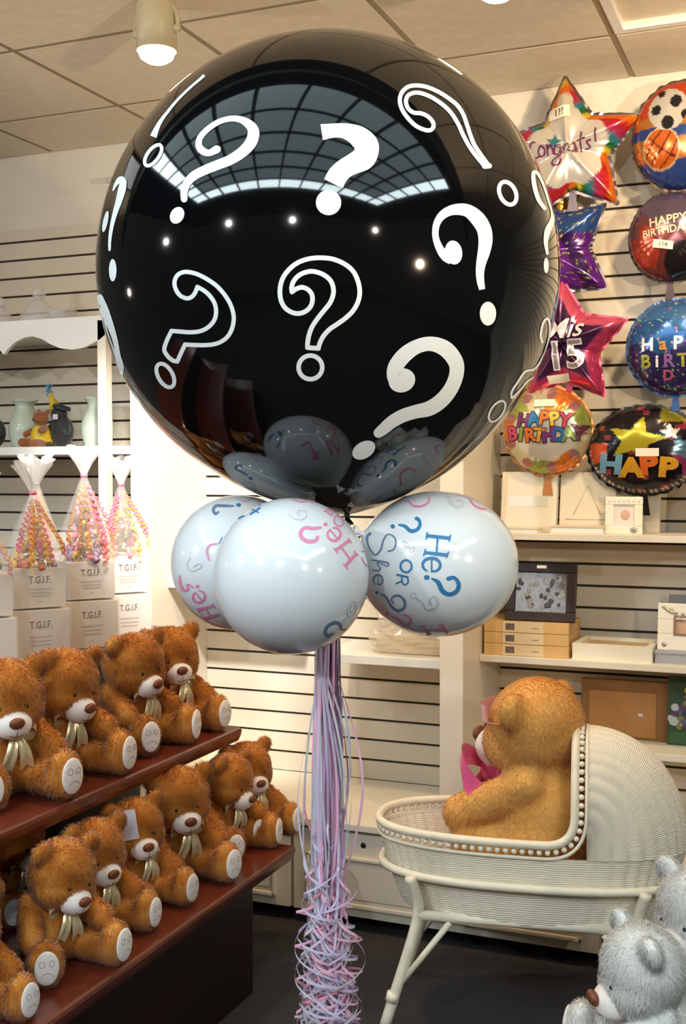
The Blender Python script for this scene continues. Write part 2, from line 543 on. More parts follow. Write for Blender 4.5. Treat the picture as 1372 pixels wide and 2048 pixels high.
M_film = mat('clear_film', (226, 214, 196), 0.12, alpha=0.32, spec=0.9)
def crumple(m):
    rows = []
    for i in range(14):
        t = i / 13
        rows.append([((0.155 - 0.03 * t + 0.02 * sin(3 * a + i)) * cos(a) * (1 - 0.25 * t ** 3), (0.08 * (1 - t) + 0.02 + 0.012 * sin(5 * a + 2 * i)) * sin(a), 0.15 * t + 0.014 * t * sin(7 * a + i)) for a in np.linspace(0, 2 * pi, 40, endpoint=False)])
    m.grid(rows, closed=True, smooth=False)
one('film', M_film, bg, crumple)
one('contents', mat('tan_paper', (206, 186, 152), 0.6), bg, lambda m: m.box(-0.12, 0.12, -0.05, 0.05, 0.002, 0.05, bev=0.008))
# ------------------------------------------------------------------ the giant black balloon
BC = atD(657, 550, 2.25)
BR = 0.4405
M_latex = mat('black_latex', (7, 8, 10), 0.05, spec=0.5, coat=0.35)
M_print = mat('white_print', (232, 238, 240), 0.35)

def hit_ellipsoid(px, py, C, R3, k=1.0, rot=None):
    """First point where the sight line of a picture point meets an ellipsoid grown by k; grazing lines slide to its rim."""
    Ri = rot.transposed() if rot is not None else Matrix.Identity(3)
    S = Matrix.Diagonal((1 / (R3[0] * k), 1 / (R3[1] * k), 1 / (R3[2] * k)))
    o = S @ (Ri @ (CAM - C)); d = S @ (Ri @ ray(px, py))
    a, b, c = d.dot(d), o.dot(d), o.dot(o) - 1
    disc = b * b - a * c
    if disc < 0.0:
        q = o - d * (b / a)          # nearest point to the centre
        q = q.normalized()
    else:
        q = o + d * ((-b - sqrt(disc)) / a)
    Si = Matrix.Diagonal((R3[0] * k, R3[1] * k, R3[2] * k))
    M3 = rot if rot is not None else Matrix.Identity(3)
    return C + M3 @ (Si @ q)

def balloon_mesh(R3, axis, ext, knot, seg=96, rings=64, cone=0.65, power=3):
    """Latex balloon: ellipsoid drawn out to a neck along axis, with the knot and lip."""
    m = MB()
    q = Vector((0, 0, -1)).rotation_difference(Vector(axis).normalized()).to_matrix()
    rows = []
    for i in range(rings + 1):
        ph = pi * i / rings
        row = []
        th0 = pi - ph
        e = 1.0 + ext * max(0.0, (cone - th0) / cone) ** power
        for k in range(seg):
            th = 2 * pi * k / seg
            p = Vector((sin(ph) * cos(th), sin(ph) * sin(th), cos(ph))) * e
            p = q @ p
            row.append(Vector((p.x * R3[0], p.y * R3[1], p.z * R3[2])))
        rows.append(row)
    m.grid(rows, closed=True)
    tip = rows[-1][0]
    L = tip.length; a = tip / L
    T = Matrix.Translation(a * (L - 0.004)) @ Vector((0, 0, 1)).rotation_difference(a).to_matrix().to_4x4()
    m.lathe([(0.006 * knot, -0.004), (0.007 * knot, 0.004), (0.006 * knot, 0.010), (0.013 * knot, 0.018), (0.015 * knot, 0.022), (0.010 * knot, 0.023)], 16, T=T)
    return m

big = empty('giant_balloon', BC - Vector((0, 0, BR)), 0, 'giant glossy black balloon covered in white question marks', 'balloon')
ob = balloon_mesh((BR, BR, BR), atD(695, 1042, 2.20) - BC, 0.062, 0.8, cone=0.75, power=2).build('latex', M_latex, big)
ob.location = (0, 0, BR)

def qmark(name_, origin, scale, draw):
    off = big.location
    ax = (atD(695, 1042, 2.20) - BC).normalized()
    def on_skin(x, y):
        u = hit_ellipsoid(origin[0] + x / scale, origin[1] + y / scale, BC, (BR, BR, BR), 1.0) - BC
        return BC + u * (1.0016 + 0.062 * max(0.0, (0.75 - u.angle(ax)) / 0.75) ** 2) - off
    ink = Ink(on_skin)
    draw(ink)
    return ink.build('question_mark', M_print, big)

def q1(k):
    k.stroke([(150, 735, 74), (182, 655, 58), (230, 565, 42), (300, 470, 34), (420, 325, 30), (560, 190, 28), (660, 105, 30), (708, 60, 34)], ends=False)
    k.ring(148, 938, 134, 62, -54, 38)
qmark('', (280, 140), 5.488, q1)
def q2(k):
    k.stroke([(845, 873, 88), (760, 912, 74), (690, 890, 82), (648, 830, 74), (665, 740, 66), (760, 640, 62), (890, 562, 62), (1040, 536, 66), (1160, 572, 88), (1243, 660, 122), (1228, 780, 130), (1140, 890, 122), (1000, 985, 112), (860, 1042, 108), (720, 1098, 104), (600, 1160, 100), (525, 1235, 90), (488, 1330, 80), (487, 1418, 72)])
    k.disc(410, 1596, 74, 96, 28)
qmark('', (280, 140), 5.488, q2)
def q3(k):
    k.stroke([(270, 282, 262), (420, 260, 232), (560, 254, 232), (690, 275, 268), (850, 345, 340), (980, 470, 385), (992, 590, 388), (930, 705, 390), (790, 785, 340), (640, 868, 320), (530, 975, 330), (458, 1112, 330)], ends=False, cross=6)
    k.disc(380, 1415, 204, 204)
qmark('', (610, 230), 8.07, q3)
def q4(k):
    k.stroke([(965, 935), (880, 835), (800, 722), (740, 610), (690, 500), (620, 390), (540, 310), (430, 235), (320, 190), (240, 185), (180, 215), (160, 275), (185, 345), (240, 385), (310, 392), (380, 422), (430, 475), (440, 525), (410, 562), (350, 560), (260, 518), (180, 440), (120, 350), (98, 260), (120, 180), (180, 125), (260, 110), (360, 122), (470, 165), (580, 230), (680, 310), (740, 400), (780, 510), (820, 630), (862, 725), (930, 825), (1000, 922)], 42)
    k.stroke([(958, 928), (1005, 925)], 55)
    k.ring(1193, 1203, 80, 122, -25, 42)
qmark('', (780, 150), 5.0815, q4)
def q5(k):
    k.disc(288, 585, 88, 122, -8)
    k.stroke([(270, 660, 100), (205, 620, 100), (145, 540, 78), (105, 420, 65), (115, 300, 70), (170, 210, 85), (255, 160, 100), (350, 147, 118), (440, 165, 130), (530, 240, 152), (595, 345, 148), (612, 460, 142), (595, 580, 125), (568, 690, 100), (556, 790, 84), (562, 880, 76), (578, 960, 62)], ends=False)
    k.disc(637, 1205, 83, 121)
qmark('', (850, 390), 5.0815, q5)
def q6(k):
    k.stroke([(1245, 905, 24), (1208, 850, 26), (1182, 760, 28), (1178, 690, 24), (1205, 695, 20), (1238, 760, 16), (1270, 860, 14), (1290, 930, 14), (1290, 985, 32), (1265, 1040, 38), (1253, 1110, 26), (1262, 1180, 16)])
    k.disc(1255, 1253, 15, 47)
qmark('', (680, 120), 3.049, q6)
def q7(k):
    k.stroke([(172, 190, 14), (200, 130, 36), (240, 90, 56), (265, 110, 62), (252, 190, 72), (225, 290, 60), (190, 400, 46), (160, 520, 36), (142, 640, 30), (138, 742, 24)])
    k.disc(100, 480, 22, 100, 12)
    k.disc(168, 932, 35, 104)
qmark('', (190, 340), 4.65, q7)
def q8(k):
    w = 58
    k.stroke([(722, 368), (690, 450), (640, 508), (575, 525), (490, 490), (430, 410), (408, 310), (440, 220), (510, 172), (600, 165), (720, 195), (850, 260), (980, 350), (1090, 470), (1170, 600), (1215, 740), (1215, 860), (1180, 980), (1110, 1075), (1000, 1140), (860, 1165), (700, 1165), (553, 1158)], w)
    k.stroke([(553, 1158), (500, 1270), (447, 1392)], w)
    k.stroke([(447, 1392), (380, 1373), (310, 1310), (268, 1222), (310, 1090), (367, 975)], w)
    k.stroke([(367, 972), (480, 980), (620, 990), (760, 975), (870, 920), (950, 830), (978, 720), (960, 600), (900, 500), (820, 425), (722, 368)], w)
    k.ring(283, 1582, 178, 98, 60, 54)
qmark('', (290, 520), 6.86, q8)
def q9(k):
    w = 64
    k.stroke([(302, 575), (298, 510), (330, 420), (410, 340), (520, 298), (620, 298), (740, 342), (830, 420), (868, 520), (865, 620), (820, 730), (740, 830), (660, 930), (585, 1040), (540, 1150), (518, 1260), (514, 1338)], w)
    k.stroke([(514, 1338), (665, 1348)], w)
    k.stroke([(662, 1348), (690, 1260), (740, 1170), (820, 1085), (930, 1010), (1040, 930), (1140, 830), (1210, 700), (1230, 560), (1200, 410), (1130, 280), (1010, 185), (860, 125), (700, 107), (540, 120), (390, 170), (270, 260), (180, 380), (140, 520), (145, 660), (190, 770), (270, 840), (370, 870), (470, 850), (550, 785), (583, 690), (570, 600), (510, 535), (430, 512), (350, 540), (302, 575)], w)
    k.ring(555, 1608, 162, 162, 0, 62)
qmark('', (540, 500), 6.86, q9)
def q10(k):
    k.disc(362, 448, 86, 76, -20)
    k.stroke([(350, 455, 120), (312, 425, 90), (322, 360, 96), (380, 285, 98), (460, 232, 90), (550, 215, 92), (640, 248, 102), (702, 325, 98), (711, 400, 92), (680, 490, 92), (620, 570, 95), (540, 625, 95), (450, 647, 86), (370, 672, 84), (300, 710, 80), (245, 755, 72), (212, 780, 62)])
    k.disc(118, 885, 78, 50, -28)
qmark('', (690, 620), 3.19, q10)
def q11(k):
    k.ring(968, 645, 76, 38, -56, 13)
    k.stroke([(1062, 560), (1062, 520), (1100, 460), (1148, 392), (1205, 376), (1245, 328), (1280, 255), (1305, 150), (1302, 80), (1286, 55), (1262, 85), (1246, 160), (1256, 205)], 14)
    k.stroke([(1066, 560), (1125, 500), (1160, 455), (1205, 428)], 13)
qmark('', (690, 620), 3.19, q11)
def q12(k):
    k.stroke([(48, 1185, 60), (84, 1290, 82), (140, 1430, 66), (190, 1580, 48), (215, 1720, 50), (238, 1830, 66), (245, 1925, 30)])
    k.stroke([(75, 1330, 14), (110, 1480, 12), (158, 1620, 12), (198, 1740, 14)])
qmark('', (190, 340), 4.65, q12)

# ------------------------------------------------------------------ the three white balloons
M_wlatex = mat('white_latex', (226, 231, 236), 0.16, coat=0.5, sss=0.15)
INKS = [mat('pink_print', (226, 140, 178), 0.5), mat('blue_print', (48, 120, 172), 0.5), mat('grey_blue_print', (104, 128, 158), 0.5), mat('faint_print', (190, 192, 204), 0.5)]
PK, BL, GB, FT = 0, 1, 2, 3

def white_balloon(C, R3, axis, label, origin, scale, draw):
    t = empty('white_balloon', C - Vector((0, 0, R3[2])), 0, label, 'balloon', 'white balloons tied under the black one')
    o = balloon_mesh(R3, axis, 0.10, 0.7, 64, 44).build('latex', M_wlatex, t)
    o.location = (0, 0, R3[2])
    off = t.location.copy()
    ax = Vector(axis).normalized()
    def on_skin(x, y):
        u = hit_ellipsoid(origin[0] + x / scale, origin[1] + y / scale, C, R3, 1.0) - C
        n = Vector((u.x / R3[0], u.y / R3[1], u.z / R3[2])).normalized()
        e = 1.004 + 0.10 * max(0.0, (0.65 - n.angle(ax)) / 0.65) ** 3
        return C + u * e - off
    ink = Ink(on_skin)
    draw(ink)
    ink.build('printed_lettering', INKS, t)
    return t

KN = atD(690, 1046, 2.13)          # where the necks meet
def serif_bars(k, mi, segs):
    for (a, b, w) in segs: k.stroke([a, b], w, mi, ends=False)

def wb_front(k):
    k.disc(1046, 265, 13, 12, mi=PK)
    k.stroke([(1018, 283, 14), (975, 290, 20), (925, 285, 20), (900, 310, 22), (902, 340, 24), (940, 366, 24), (985, 362, 22), (1000, 340, 18)], mi=PK)
    k.letter_e(1097, 324, 38, 38, 229, 15, PK)
    serif_bars(k, PK, [((1105, 422), (1192, 358), 20), ((1165, 512), (1232, 438), 20), ((1140, 400), (1200, 482), 12), ((1094, 406), (1120, 440), 8), ((1180, 345), (1204, 376), 8), ((1150, 500), (1182, 534), 8), ((1216, 424), (1244, 452), 8)])
    k.stroke([(1262, 425), (1300, 428)], 8, PK); k.stroke([(1262, 462), (1275, 490), (1292, 512)], 8, PK)
    k.stroke([(1038, 188), (1070, 178), (1095, 190), (1080, 208)], 9, PK); k.stroke([(1045, 180), (1075, 212)], 7, PK)
    k.ring(1126, 246, 26, 32, -30, 10, PK)
    k.stroke([(828, 205), (860, 232), (905, 238), (935, 215), (922, 188), (890, 182), (878, 200), (895, 212)], 6, FT)
    k.stroke([(850, 118), (900, 132), (950, 122), (985, 132)], 7, PK)
    k.stroke([(528, 228), (560, 215)], 10, BL); k.stroke([(600, 205), (655, 168)], 10, BL); k.stroke([(612, 178), (648, 195)], 8, BL); k.stroke([(628, 140), (655, 150)], 8, BL)
    k.stroke([(1088, 915, 10), (1062, 930, 18), (1045, 908, 20), (1062, 870, 20), (1105, 850, 22), (1135, 865, 20), (1140, 890, 16), (1165, 893, 9)], mi=GB)
    k.ring(1205, 770, 26, 48, 18, 5, FT); k.ring(1208, 765, 12, 26, 18, 4, FT)
def wb_right(k):
    k.disc(383, 337, 16, 16, mi=BL)
    k.stroke([(428, 325, 14), (470, 335, 24), (510, 368, 28), (555, 360, 26), (578, 325, 24), (570, 290, 24), (555, 280, 30)], mi=BL)
    k.stroke([(245, 398, 14), (226, 430, 12), (226, 490, 11), (258, 542, 12), (298, 505, 13), (318, 440, 12), (348, 396, 11), (390, 410, 12), (405, 455, 12), (388, 502, 12), (352, 515, 14)], mi=GB)
    k.stroke([(232, 578, 10), (300, 588, 14), (350, 602, 13), (342, 622, 10), (300, 604, 9), (270, 598, 9), (292, 640, 11), (275, 655, 12), (236, 650, 9)], mi=GB)
    k.letter_e(276, 722, 36, 34, 90, 12, GB)
    k.disc(268, 812, 12, 12, mi=GB)
    k.stroke([(297, 822, 10), (335, 845, 16), (365, 900, 18), (415, 942, 20), (462, 922, 20), (468, 875, 20), (432, 836, 16), (392, 838, 14), (372, 862, 13), (385, 886, 14)], mi=GB)
    k.ring(478, 622, 40, 44, 0, 15, BL)
    k.stroke([(408, 682), (495, 702)], 15, BL, ends=False); k.stroke([(490, 702), (492, 738), (470, 757), (450, 735), (448, 692)], 11, BL); k.stroke([(448, 728), (408, 748)], 12, BL)
    k.ring(480, 465, 12, 30, -40, 6, FT); k.ring(520, 505, 12, 24, 40, 6, FT)
    serif_bars(k, BL, [((620, 402), (792, 421), 26), ((608, 524), (776, 543), 26), ((706, 412), (696, 534), 15), ((632, 377), (622, 430), 12), ((799, 396), (787, 446), 12), ((618, 498), (604, 550), 12), ((784, 516), (770, 562), 12)])
    k.letter_e(661, 614, 50, 62, 90, 20, BL)
    k.disc(627, 703, 20, 18, mi=BL)
    k.stroke([(666, 712, 14), (708, 738, 32), (740, 800, 34), (790, 825, 30), (842, 802, 32), (856, 750, 30), (826, 706, 26), (782, 712, 30)], mi=BL)
    k.ring(531, 835, 20, 20, 0, 6, FT)
    for w in (0, 14):
        k.stroke([(552, 850 + w * .5), (598, 882 + w), (620, 928 + w * .6), (665, 940 - w), (708 - w, 910), (708 - w, 862), (680, 838 + w), (652 + w * .4, 852), (645 + w * .5, 885), (664, 905 - w)], 6, FT)
    k.disc(338, 965, 12, 10, mi=PK)
    k.stroke([(378, 984, 10), (418, 1002, 16), (450, 1034, 16), (492, 1040, 16), (514, 1012, 16), (490, 980, 14), (458, 970, 12)], mi=PK)
    serif_bars(k, PK, [((598, 1055), (640, 1116), 14), ((730, 1043), (778, 1108), 18), ((618, 1086), (756, 1080), 10), ((582, 1058), (616, 1050), 8), ((712, 1046), (752, 1040), 8), ((622, 1120), (660, 1112), 8)])
    k.stroke([(492, 150, 10), (530, 186, 16), (590, 190, 16), (640, 160, 13), (645, 126, 10)], mi=PK); k.disc(430, 160, 12, 8, mi=PK)
    k.stroke([(765, 118), (800, 178), (855, 204), (892, 178), (870, 148), (838, 158)], 6, FT); k.stroke([(780, 118), (812, 168), (850, 190), (874, 176)], 5, FT)
    k.stroke([(935, 140, 10), (970, 185, 14), (1020, 208, 14), (1060, 210, 10)], mi=PK)
def wb_left(k):
    k.disc(528, 150, 14, 11, mi=BL)
    k.stroke([(495, 156, 12), (440, 155, 18), (395, 155, 16), (378, 180, 18), (390, 203, 16), (408, 192, 12)], mi=GB)
    k.stroke([(515, 112), (545, 126), (575, 128), (605, 106)], 9, FT)
    k.stroke([(400, 380, 10), (360, 388, 13), (340, 425, 14), (352, 478, 10)], mi=PK)
    k.stroke([(432, 345), (412, 378)], 10, GB)
    k.stroke([(242, 462), (222, 508), (245, 544), (292, 530), (312, 508), (285, 502), (262, 520)], 6, FT)
    k.stroke([(178, 572, 10), (180, 612, 17), (198, 652, 18), (225, 655, 15), (222, 625, 10)], mi=PK); k.stroke([(228, 622), (258, 640)], 10, PK)
    k.disc(284, 634, 11, 10, mi=PK)
    k.letter_e(292, 695, 34, 36, 233, 12, PK)
    serif_bars(k, PK, [((285, 774), (382, 750), 17), ((325, 828), (412, 800), 17), ((328, 760), (362, 818), 10), ((278, 760), (292, 790), 7), ((374, 736), (390, 764), 7), ((318, 814), (334, 842), 7)])
CF = atD(582, 1152, 2.02)
CR = atD(874, 1127, 2.20)
CL = atD(478, 1125, 2.24)
white_balloon(CL, (0.130, 0.130, 0.130), KN - CL, 'white balloon half hidden behind another white one, beside the bright white panel', (300, 960), 2.983, wb_left)
white_balloon(CR, (0.153, 0.146, 0.1375), KN - CR, 'white balloon with blue HE OR SHE lettering over the wicker cradle', (680, 960), 3.61, wb_right)
white_balloon(CF, (0.135, 0.135, 0.1355), KN - CF, 'white balloon in front of the cluster, mostly blank with pink lettering at its edge', (300, 960), 2.983, wb_front)

# ------------------------------------------------------------------ curled ribbons hanging under them
M_rib = [mat('pink_ribbon', (238, 180, 206), 0.28, spec=0.8, sheen=0.2), mat('lilac_ribbon', (208, 194, 222), 0.28, spec=0.8), mat('silver_ribbon', (220, 220, 232), 0.22, metal=0.25, spec=0.8), mat('rose_ribbon', (236, 152, 176), 0.3, spec=0.8)]
top = atD(655, 1250, 2.13)
rb = empty('ribbon_tassel', (top.x, top.y, 0.30), 0, 'pink, lilac and silver curled ribbons hanging below the white balloons', 'ribbon')
R = random.Random(5)
for i in range(98):
    m = MB()
    ph0 = R.uniform(0, 2 * pi)
    rr = sqrt(R.uniform(0.02, 1)) * 0.021
    stray = R.random() < 0.10
    zcurl = R.uniform(0.66, 0.90) if not stray else R.uniform(0.55, 1.0)
    zend = R.uniform(0.30, 0.52) if not stray else R.uniform(0.5, 0.8)
    rad = R.uniform(0.012, 0.046); pit = R.uniform(0.055, 0.16); sgn = R.choice((-1, 1))
    wid = R.uniform(0.0034, 0.0054)
    n = 150
    rows = []
    prev = None
    pts = []
    for k in range(n + 1):
        t = k / n
        z = (top.z - 0.30) * (1 - t) + (zend - 0.30) * t
        zz = z + 0.30
        spread = 1.0 + 0.85 * max(0, (1.2 - zz)) ** 1.0
        c = max(0.0, min(1.0, (zcurl - zz) / 0.16))
        hx = rr * cos(ph0 + 0.8 * t * sgn) * spread + 0.004 * sin(9 * t + i) + c * 0.016 * sin(i * 2.1) * t
        hy = rr * sin(ph0 + 0.8 * t * sgn) * spread
        a = ph0 + sgn * 2 * pi * max(0, zcurl - zz) / pit
        r2 = rad * c * (0.75 + 0.35 * sin(3 * t * pi + i))
        if stray:
            hx += 0.040 * max(0.0, sin(pi * (t * 1.25 - 0.2))) * (1 if i % 2 else -1.0)
        pts.append((Vector((hx + r2 * cos(a), hy + r2 * sin(a), z)), c, a))
    for k in range(n + 1):
        p, c, a = pts[k]
        tan = (pts[min(k + 1, n)][0] - pts[max(k - 1, 0)][0]).normalized()
        rad_v = Vector((cos(a), sin(a), 0.0)) if c > 0 else Vector((cos(ph0 + k * 0.02), sin(ph0 + k * 0.02), 0))
        w = tan.cross(rad_v)
        if w.length < 1e-4: w = tan.orthogonal()
        w.normalize()
        rows.append([p - w * wid / 2, p + w * wid / 2])
    m.grid(rows)
    m.build('ribbon', M_rib[R.choice((0, 0, 1, 1, 2, 2, 2, 3))], rb, fix=False)
# ------------------------------------------------------------------ plush toys
def capsule_pts(a, b, ra, rb):
    return (Vector(a), Vector(b), ra, rb)

def union_mesh(balls, caps, voxel):
    """Ellipsoids and tapered limbs melted into one closed skin."""
    m = MB()
    for c, r, Rm in balls: m.ball(c, r, 24, 16, R=Rm)
    for a, b, ra, rb in caps:
        n = 9
        for i in range(n):
            t = i / (n - 1)
            m.ball(a.lerp(b, t), ra + (rb - ra) * t, 16, 10)
    o = m.build('skin', M_white)
    md = o.modifiers.new('r', 'REMESH'); md.mode = 'VOXEL'; md.voxel_size = voxel
    s = o.modifiers.new('s', 'SMOOTH'); s.factor = 0.6; s.iterations = 6
    bpy.context.view_layer.update()
    dg = bpy.context.evaluated_depsgraph_get()
    me = bpy.data.meshes.new_from_object(o.evaluated_get(dg))
    old = o.data
    bpy.data.objects.remove(o); bpy.data.meshes.remove(old)
    return me

def fur_mesh(me, n, length, width, palette, seed, lay=0.75, bare=None, jitter=0.5, swirl=0.25, comb=(0.25, 0.0, -1.0)):
    """The skin plus n tapered tufts growing out of it; a colour per tuft."""
    rg = np.random.default_rng(seed)
    nv = len(me.vertices)
    V = np.empty(nv * 3); me.vertices.foreach_get('co', V); V = V.reshape(-1, 3)
    N = np.empty(nv * 3); me.vertices.foreach_get('normal', N); N = N.reshape(-1, 3)
    me.calc_loop_triangles()
    T = np.empty(len(me.loop_triangles) * 3, int); me.loop_triangles.foreach_get('vertices', T); T = T.reshape(-1, 3)
    A = V[T[:, 0]]; B = V[T[:, 1]]; C = V[T[:, 2]]
    ar = np.linalg.norm(np.cross(B - A, C - A), axis=1)
    ti = rg.choice(len(T), size=n, p=ar / ar.sum())
    u, v = rg.random(n), rg.random(n)
    f = u + v > 1; u[f], v[f] = 1 - u[f], 1 - v[f]
    P = A[ti] + (B - A)[ti] * u[:, None] + (C - A)[ti] * v[:, None]
    NN = N[T[ti, 0]] * (1 - u - v)[:, None] + N[T[ti, 1]] * u[:, None] + N[T[ti, 2]] * v[:, None]
    NN /= np.linalg.norm(NN, axis=1)[:, None] + 1e-9
    keep = np.ones(n, bool)
    if bare is not None: keep = ~bare(P)
    P, NN = P[keep], NN[keep]; n = len(P)
    # combing: downwards along the surface, swirled by a slow wave so that the pile parts into clumps
    down = np.tile(np.array(comb), (n, 1))
    k = 2 * pi / (length * 3.2)
    ph = np.stack([np.sin(P[:, 1] * k + 2 * np.sin(P[:, 2] * k * .7)), np.sin(P[:, 2] * k + 2 * np.sin(P[:, 0] * k * .6)), np.sin(P[:, 0] * k + 2 * np.sin(P[:, 1] * k * .8))], 1)
    D = down * lay + ph * swirl * 2
    D -= NN * (D * NN).sum(1)[:, None]
    D = NN * 0.62 + D * 0.8 + rg.normal(0, jitter * 0.35, (n, 3))
    D /= np.linalg.norm(D, axis=1)[:, None]
    L = length * rg.uniform(0.6, 1.15, n)
    W = np.cross(D, NN + rg.normal(0, .3, (n, 3))); W /= np.linalg.norm(W, axis=1)[:, None] + 1e-9
    w = width * rg.uniform(0.7, 1.3, n)
    mid = P + D * (L * 0.55)[:, None] 
    bend = D * 0.8 - NN * 0.25 + np.array([0, 0, -0.15]); bend /= np.linalg.norm(bend, axis=1)[:, None]
    tip = mid + bend * (L * 0.5)[:, None]
    root = P - NN * length * 0.1
    X = np.empty((n, 5, 3))
    X[:, 0] = root - W * (w * .5)[:, None]; X[:, 1] = root + W * (w * .5)[:, None]
    X[:, 2] = mid - W * (w * .42)[:, None]; X[:, 3] = mid + W * (w * .42)[:, None]; X[:, 4] = tip
    polys = [tuple(p.vertices) for p in me.polygons]
    nsk = len(V)
    base = nsk + np.arange(n) * 5
    q = np.stack([base, base + 1, base + 3, base + 2], 1); t = np.stack([base + 2, base + 3, base + 4], 1)
    loops = np.concatenate([np.array([i for p in polys for i in p], int), np.concatenate([q, t], 1).ravel()])
    starts_sk = np.cumsum([0] + [len(p) for p in polys])
    st = starts_sk[-1] + np.arange(n)[:, None] * 7 + np.array([0, 4])[None]
    starts = np.concatenate([starts_sk[:-1], st.ravel()])
    out = bpy.data.meshes.new('fur')
    allv = np.concatenate([V, X.reshape(-1, 3)])
    out.vertices.add(len(allv)); out.vertices.foreach_set('co', allv.ravel())
    out.loops.add(len(loops)); out.loops.foreach_set('vertex_index', loops.astype(np.int32))
    out.polygons.add(len(starts)); out.polygons.foreach_set('loop_start', starts.astype(np.int32))
    out.update(calc_edges=True)
    out.polygons.foreach_set('use_smooth', np.ones(len(starts), bool))
    # colours: slow patches plus a little per tuft
    def pick(pp, r):
        a = 0.5 + 0.5 * np.sin(pp[:, 0] * 70 + 1.7 * np.sin(pp[:, 2] * 55)) * np.sin(pp[:, 1] * 60 + pp[:, 2] * 40)
        f_ = np.clip(a * 0.55 + r * 0.45, 0, 1)[:, None]
        c0, c1, c2 = [np.array(lin(c)[:3]) for c in palette]
        return np.where(f_ < .5, c0 + (c1 - c0) * f_ * 2, c1 + (c2 - c1) * (f_ - .5) * 2)
    cs = pick(V, np.full(len(V), .55)); ct = np.repeat(pick(P, rg.random(n)), 5, 0)
    ca = np.concatenate([cs, ct]); ca = np.concatenate([ca, np.ones((len(ca), 1))], 1)
    at = out.color_attributes.new('pile', 'FLOAT_COLOR', 'POINT')
    at.data.foreach_set('color', ca.astype(np.float32).ravel())
    # tufts take the skin's normals, so that the pile shades softly
    nn = np.repeat(NN * 0.85 + D * 0.3, 5, 0); nn /= np.linalg.norm(nn, axis=1)[:, None]
    out.normals_split_custom_set_from_vertices(np.concatenate([N, nn]).tolist())
    return out

M_fur = mat('plush_pile', (180, 105, 40), 0.62, spec=0.25, sheen=0.35, attr='pile')
_nt = M_fur.node_tree                     # pile fibres let some light through
_pb = _nt.nodes['Principled BSDF']; _tl = _nt.nodes.new('ShaderNodeBsdfTranslucent'); _mx = _nt.nodes.new('ShaderNodeMixShader')
_at = [n for n in _nt.nodes if n.type == 'ATTRIBUTE'][0]
_mx.inputs[0].default_value = 0.2
_nt.links.new(_at.outputs['Color'], _tl.inputs['Color']); _nt.links.new(_pb.outputs[0], _mx.inputs[1]); _nt.links.new(_tl.outputs[0], _mx.inputs[2])
_nt.links.new(_mx.outputs[0], [n for n in _nt.nodes if n.type == 'OUTPUT_MATERIAL'][0].inputs['Surface'])
M_pad = mat('white_plush_pad', (228, 220, 216), 0.8, sheen=0.4, bump=0.2, bscale=500)
M_nose = mat('brown_nose', (112, 58, 34), 0.45)
M_eye = mat('dark_eye', (24, 14, 10), 0.15)
M_stitch = mat('grey_stitch', (150, 140, 142), 0.7)
M_gold = mat('gold_satin', (226, 212, 168), 0.25, metal=0.4, sheen=0.4)
M_tagw = mat('price_tag', (214, 208, 214), 0.6)
BROWN = ((166, 94, 24), (226, 144, 54), (244, 184, 98))
GOLDEN = ((246, 182, 92), (252, 194, 106), (255, 204, 124))
SNOW = ((250, 249, 247), (254, 253, 250), (255, 255, 253))

def bow(parent, origin, s, M, material, tails=True, name='bow'):
    """Ribbon bow: two loops, a knot and tails; M turns it."""
    m = MB()
    T = Matrix.Translation(origin) @ M.to_4x4()
    for sd in (-1, 1):
        rows = []
        for w in np.linspace(-1, 1, 5):
            row = []
            for a in np.linspace(0, 2 * pi, 22):
                r = 0.5 * (1 - cos(a))
                row.append((0.006 * s + 0.35 * s * 0.03 * sin(a), sd * (0.004 * s + 0.034 * s * r), 0.016 * s * sin(a) * (0.5 + 0.5 * r) + w * 0.010 * s * (0.45 + 0.55 * r)))
            rows.append([Vector((p[0] + abs(w) * -0.002 * s, p[1], p[2])) for p in row])
        m.grid(rows, T=T)
        if tails:
            rows = []
            for t in np.linspace(0, 1, 10):
                c = Vector((0.010 * s + 0.012 * s * sin(pi * t), sd * (0.004 + 0.016 * t) * s, -0.058 * s * t))
                hw = s * (0.005 + 0.009 * t)
                rows.append([c + Vector((0.003 * s * cos(5 * u + 4 * t), u * hw, -0.01 * s * abs(u) * t)) for u in (-1, -.5, 0, .5, 1)])
            m.grid(rows, T=T)
    m.ball((0.009 * s, 0, 0), (0.008 * s, 0.010 * s, 0.011 * s), 12, 8, T=T)
    return m.build(name, material, parent)

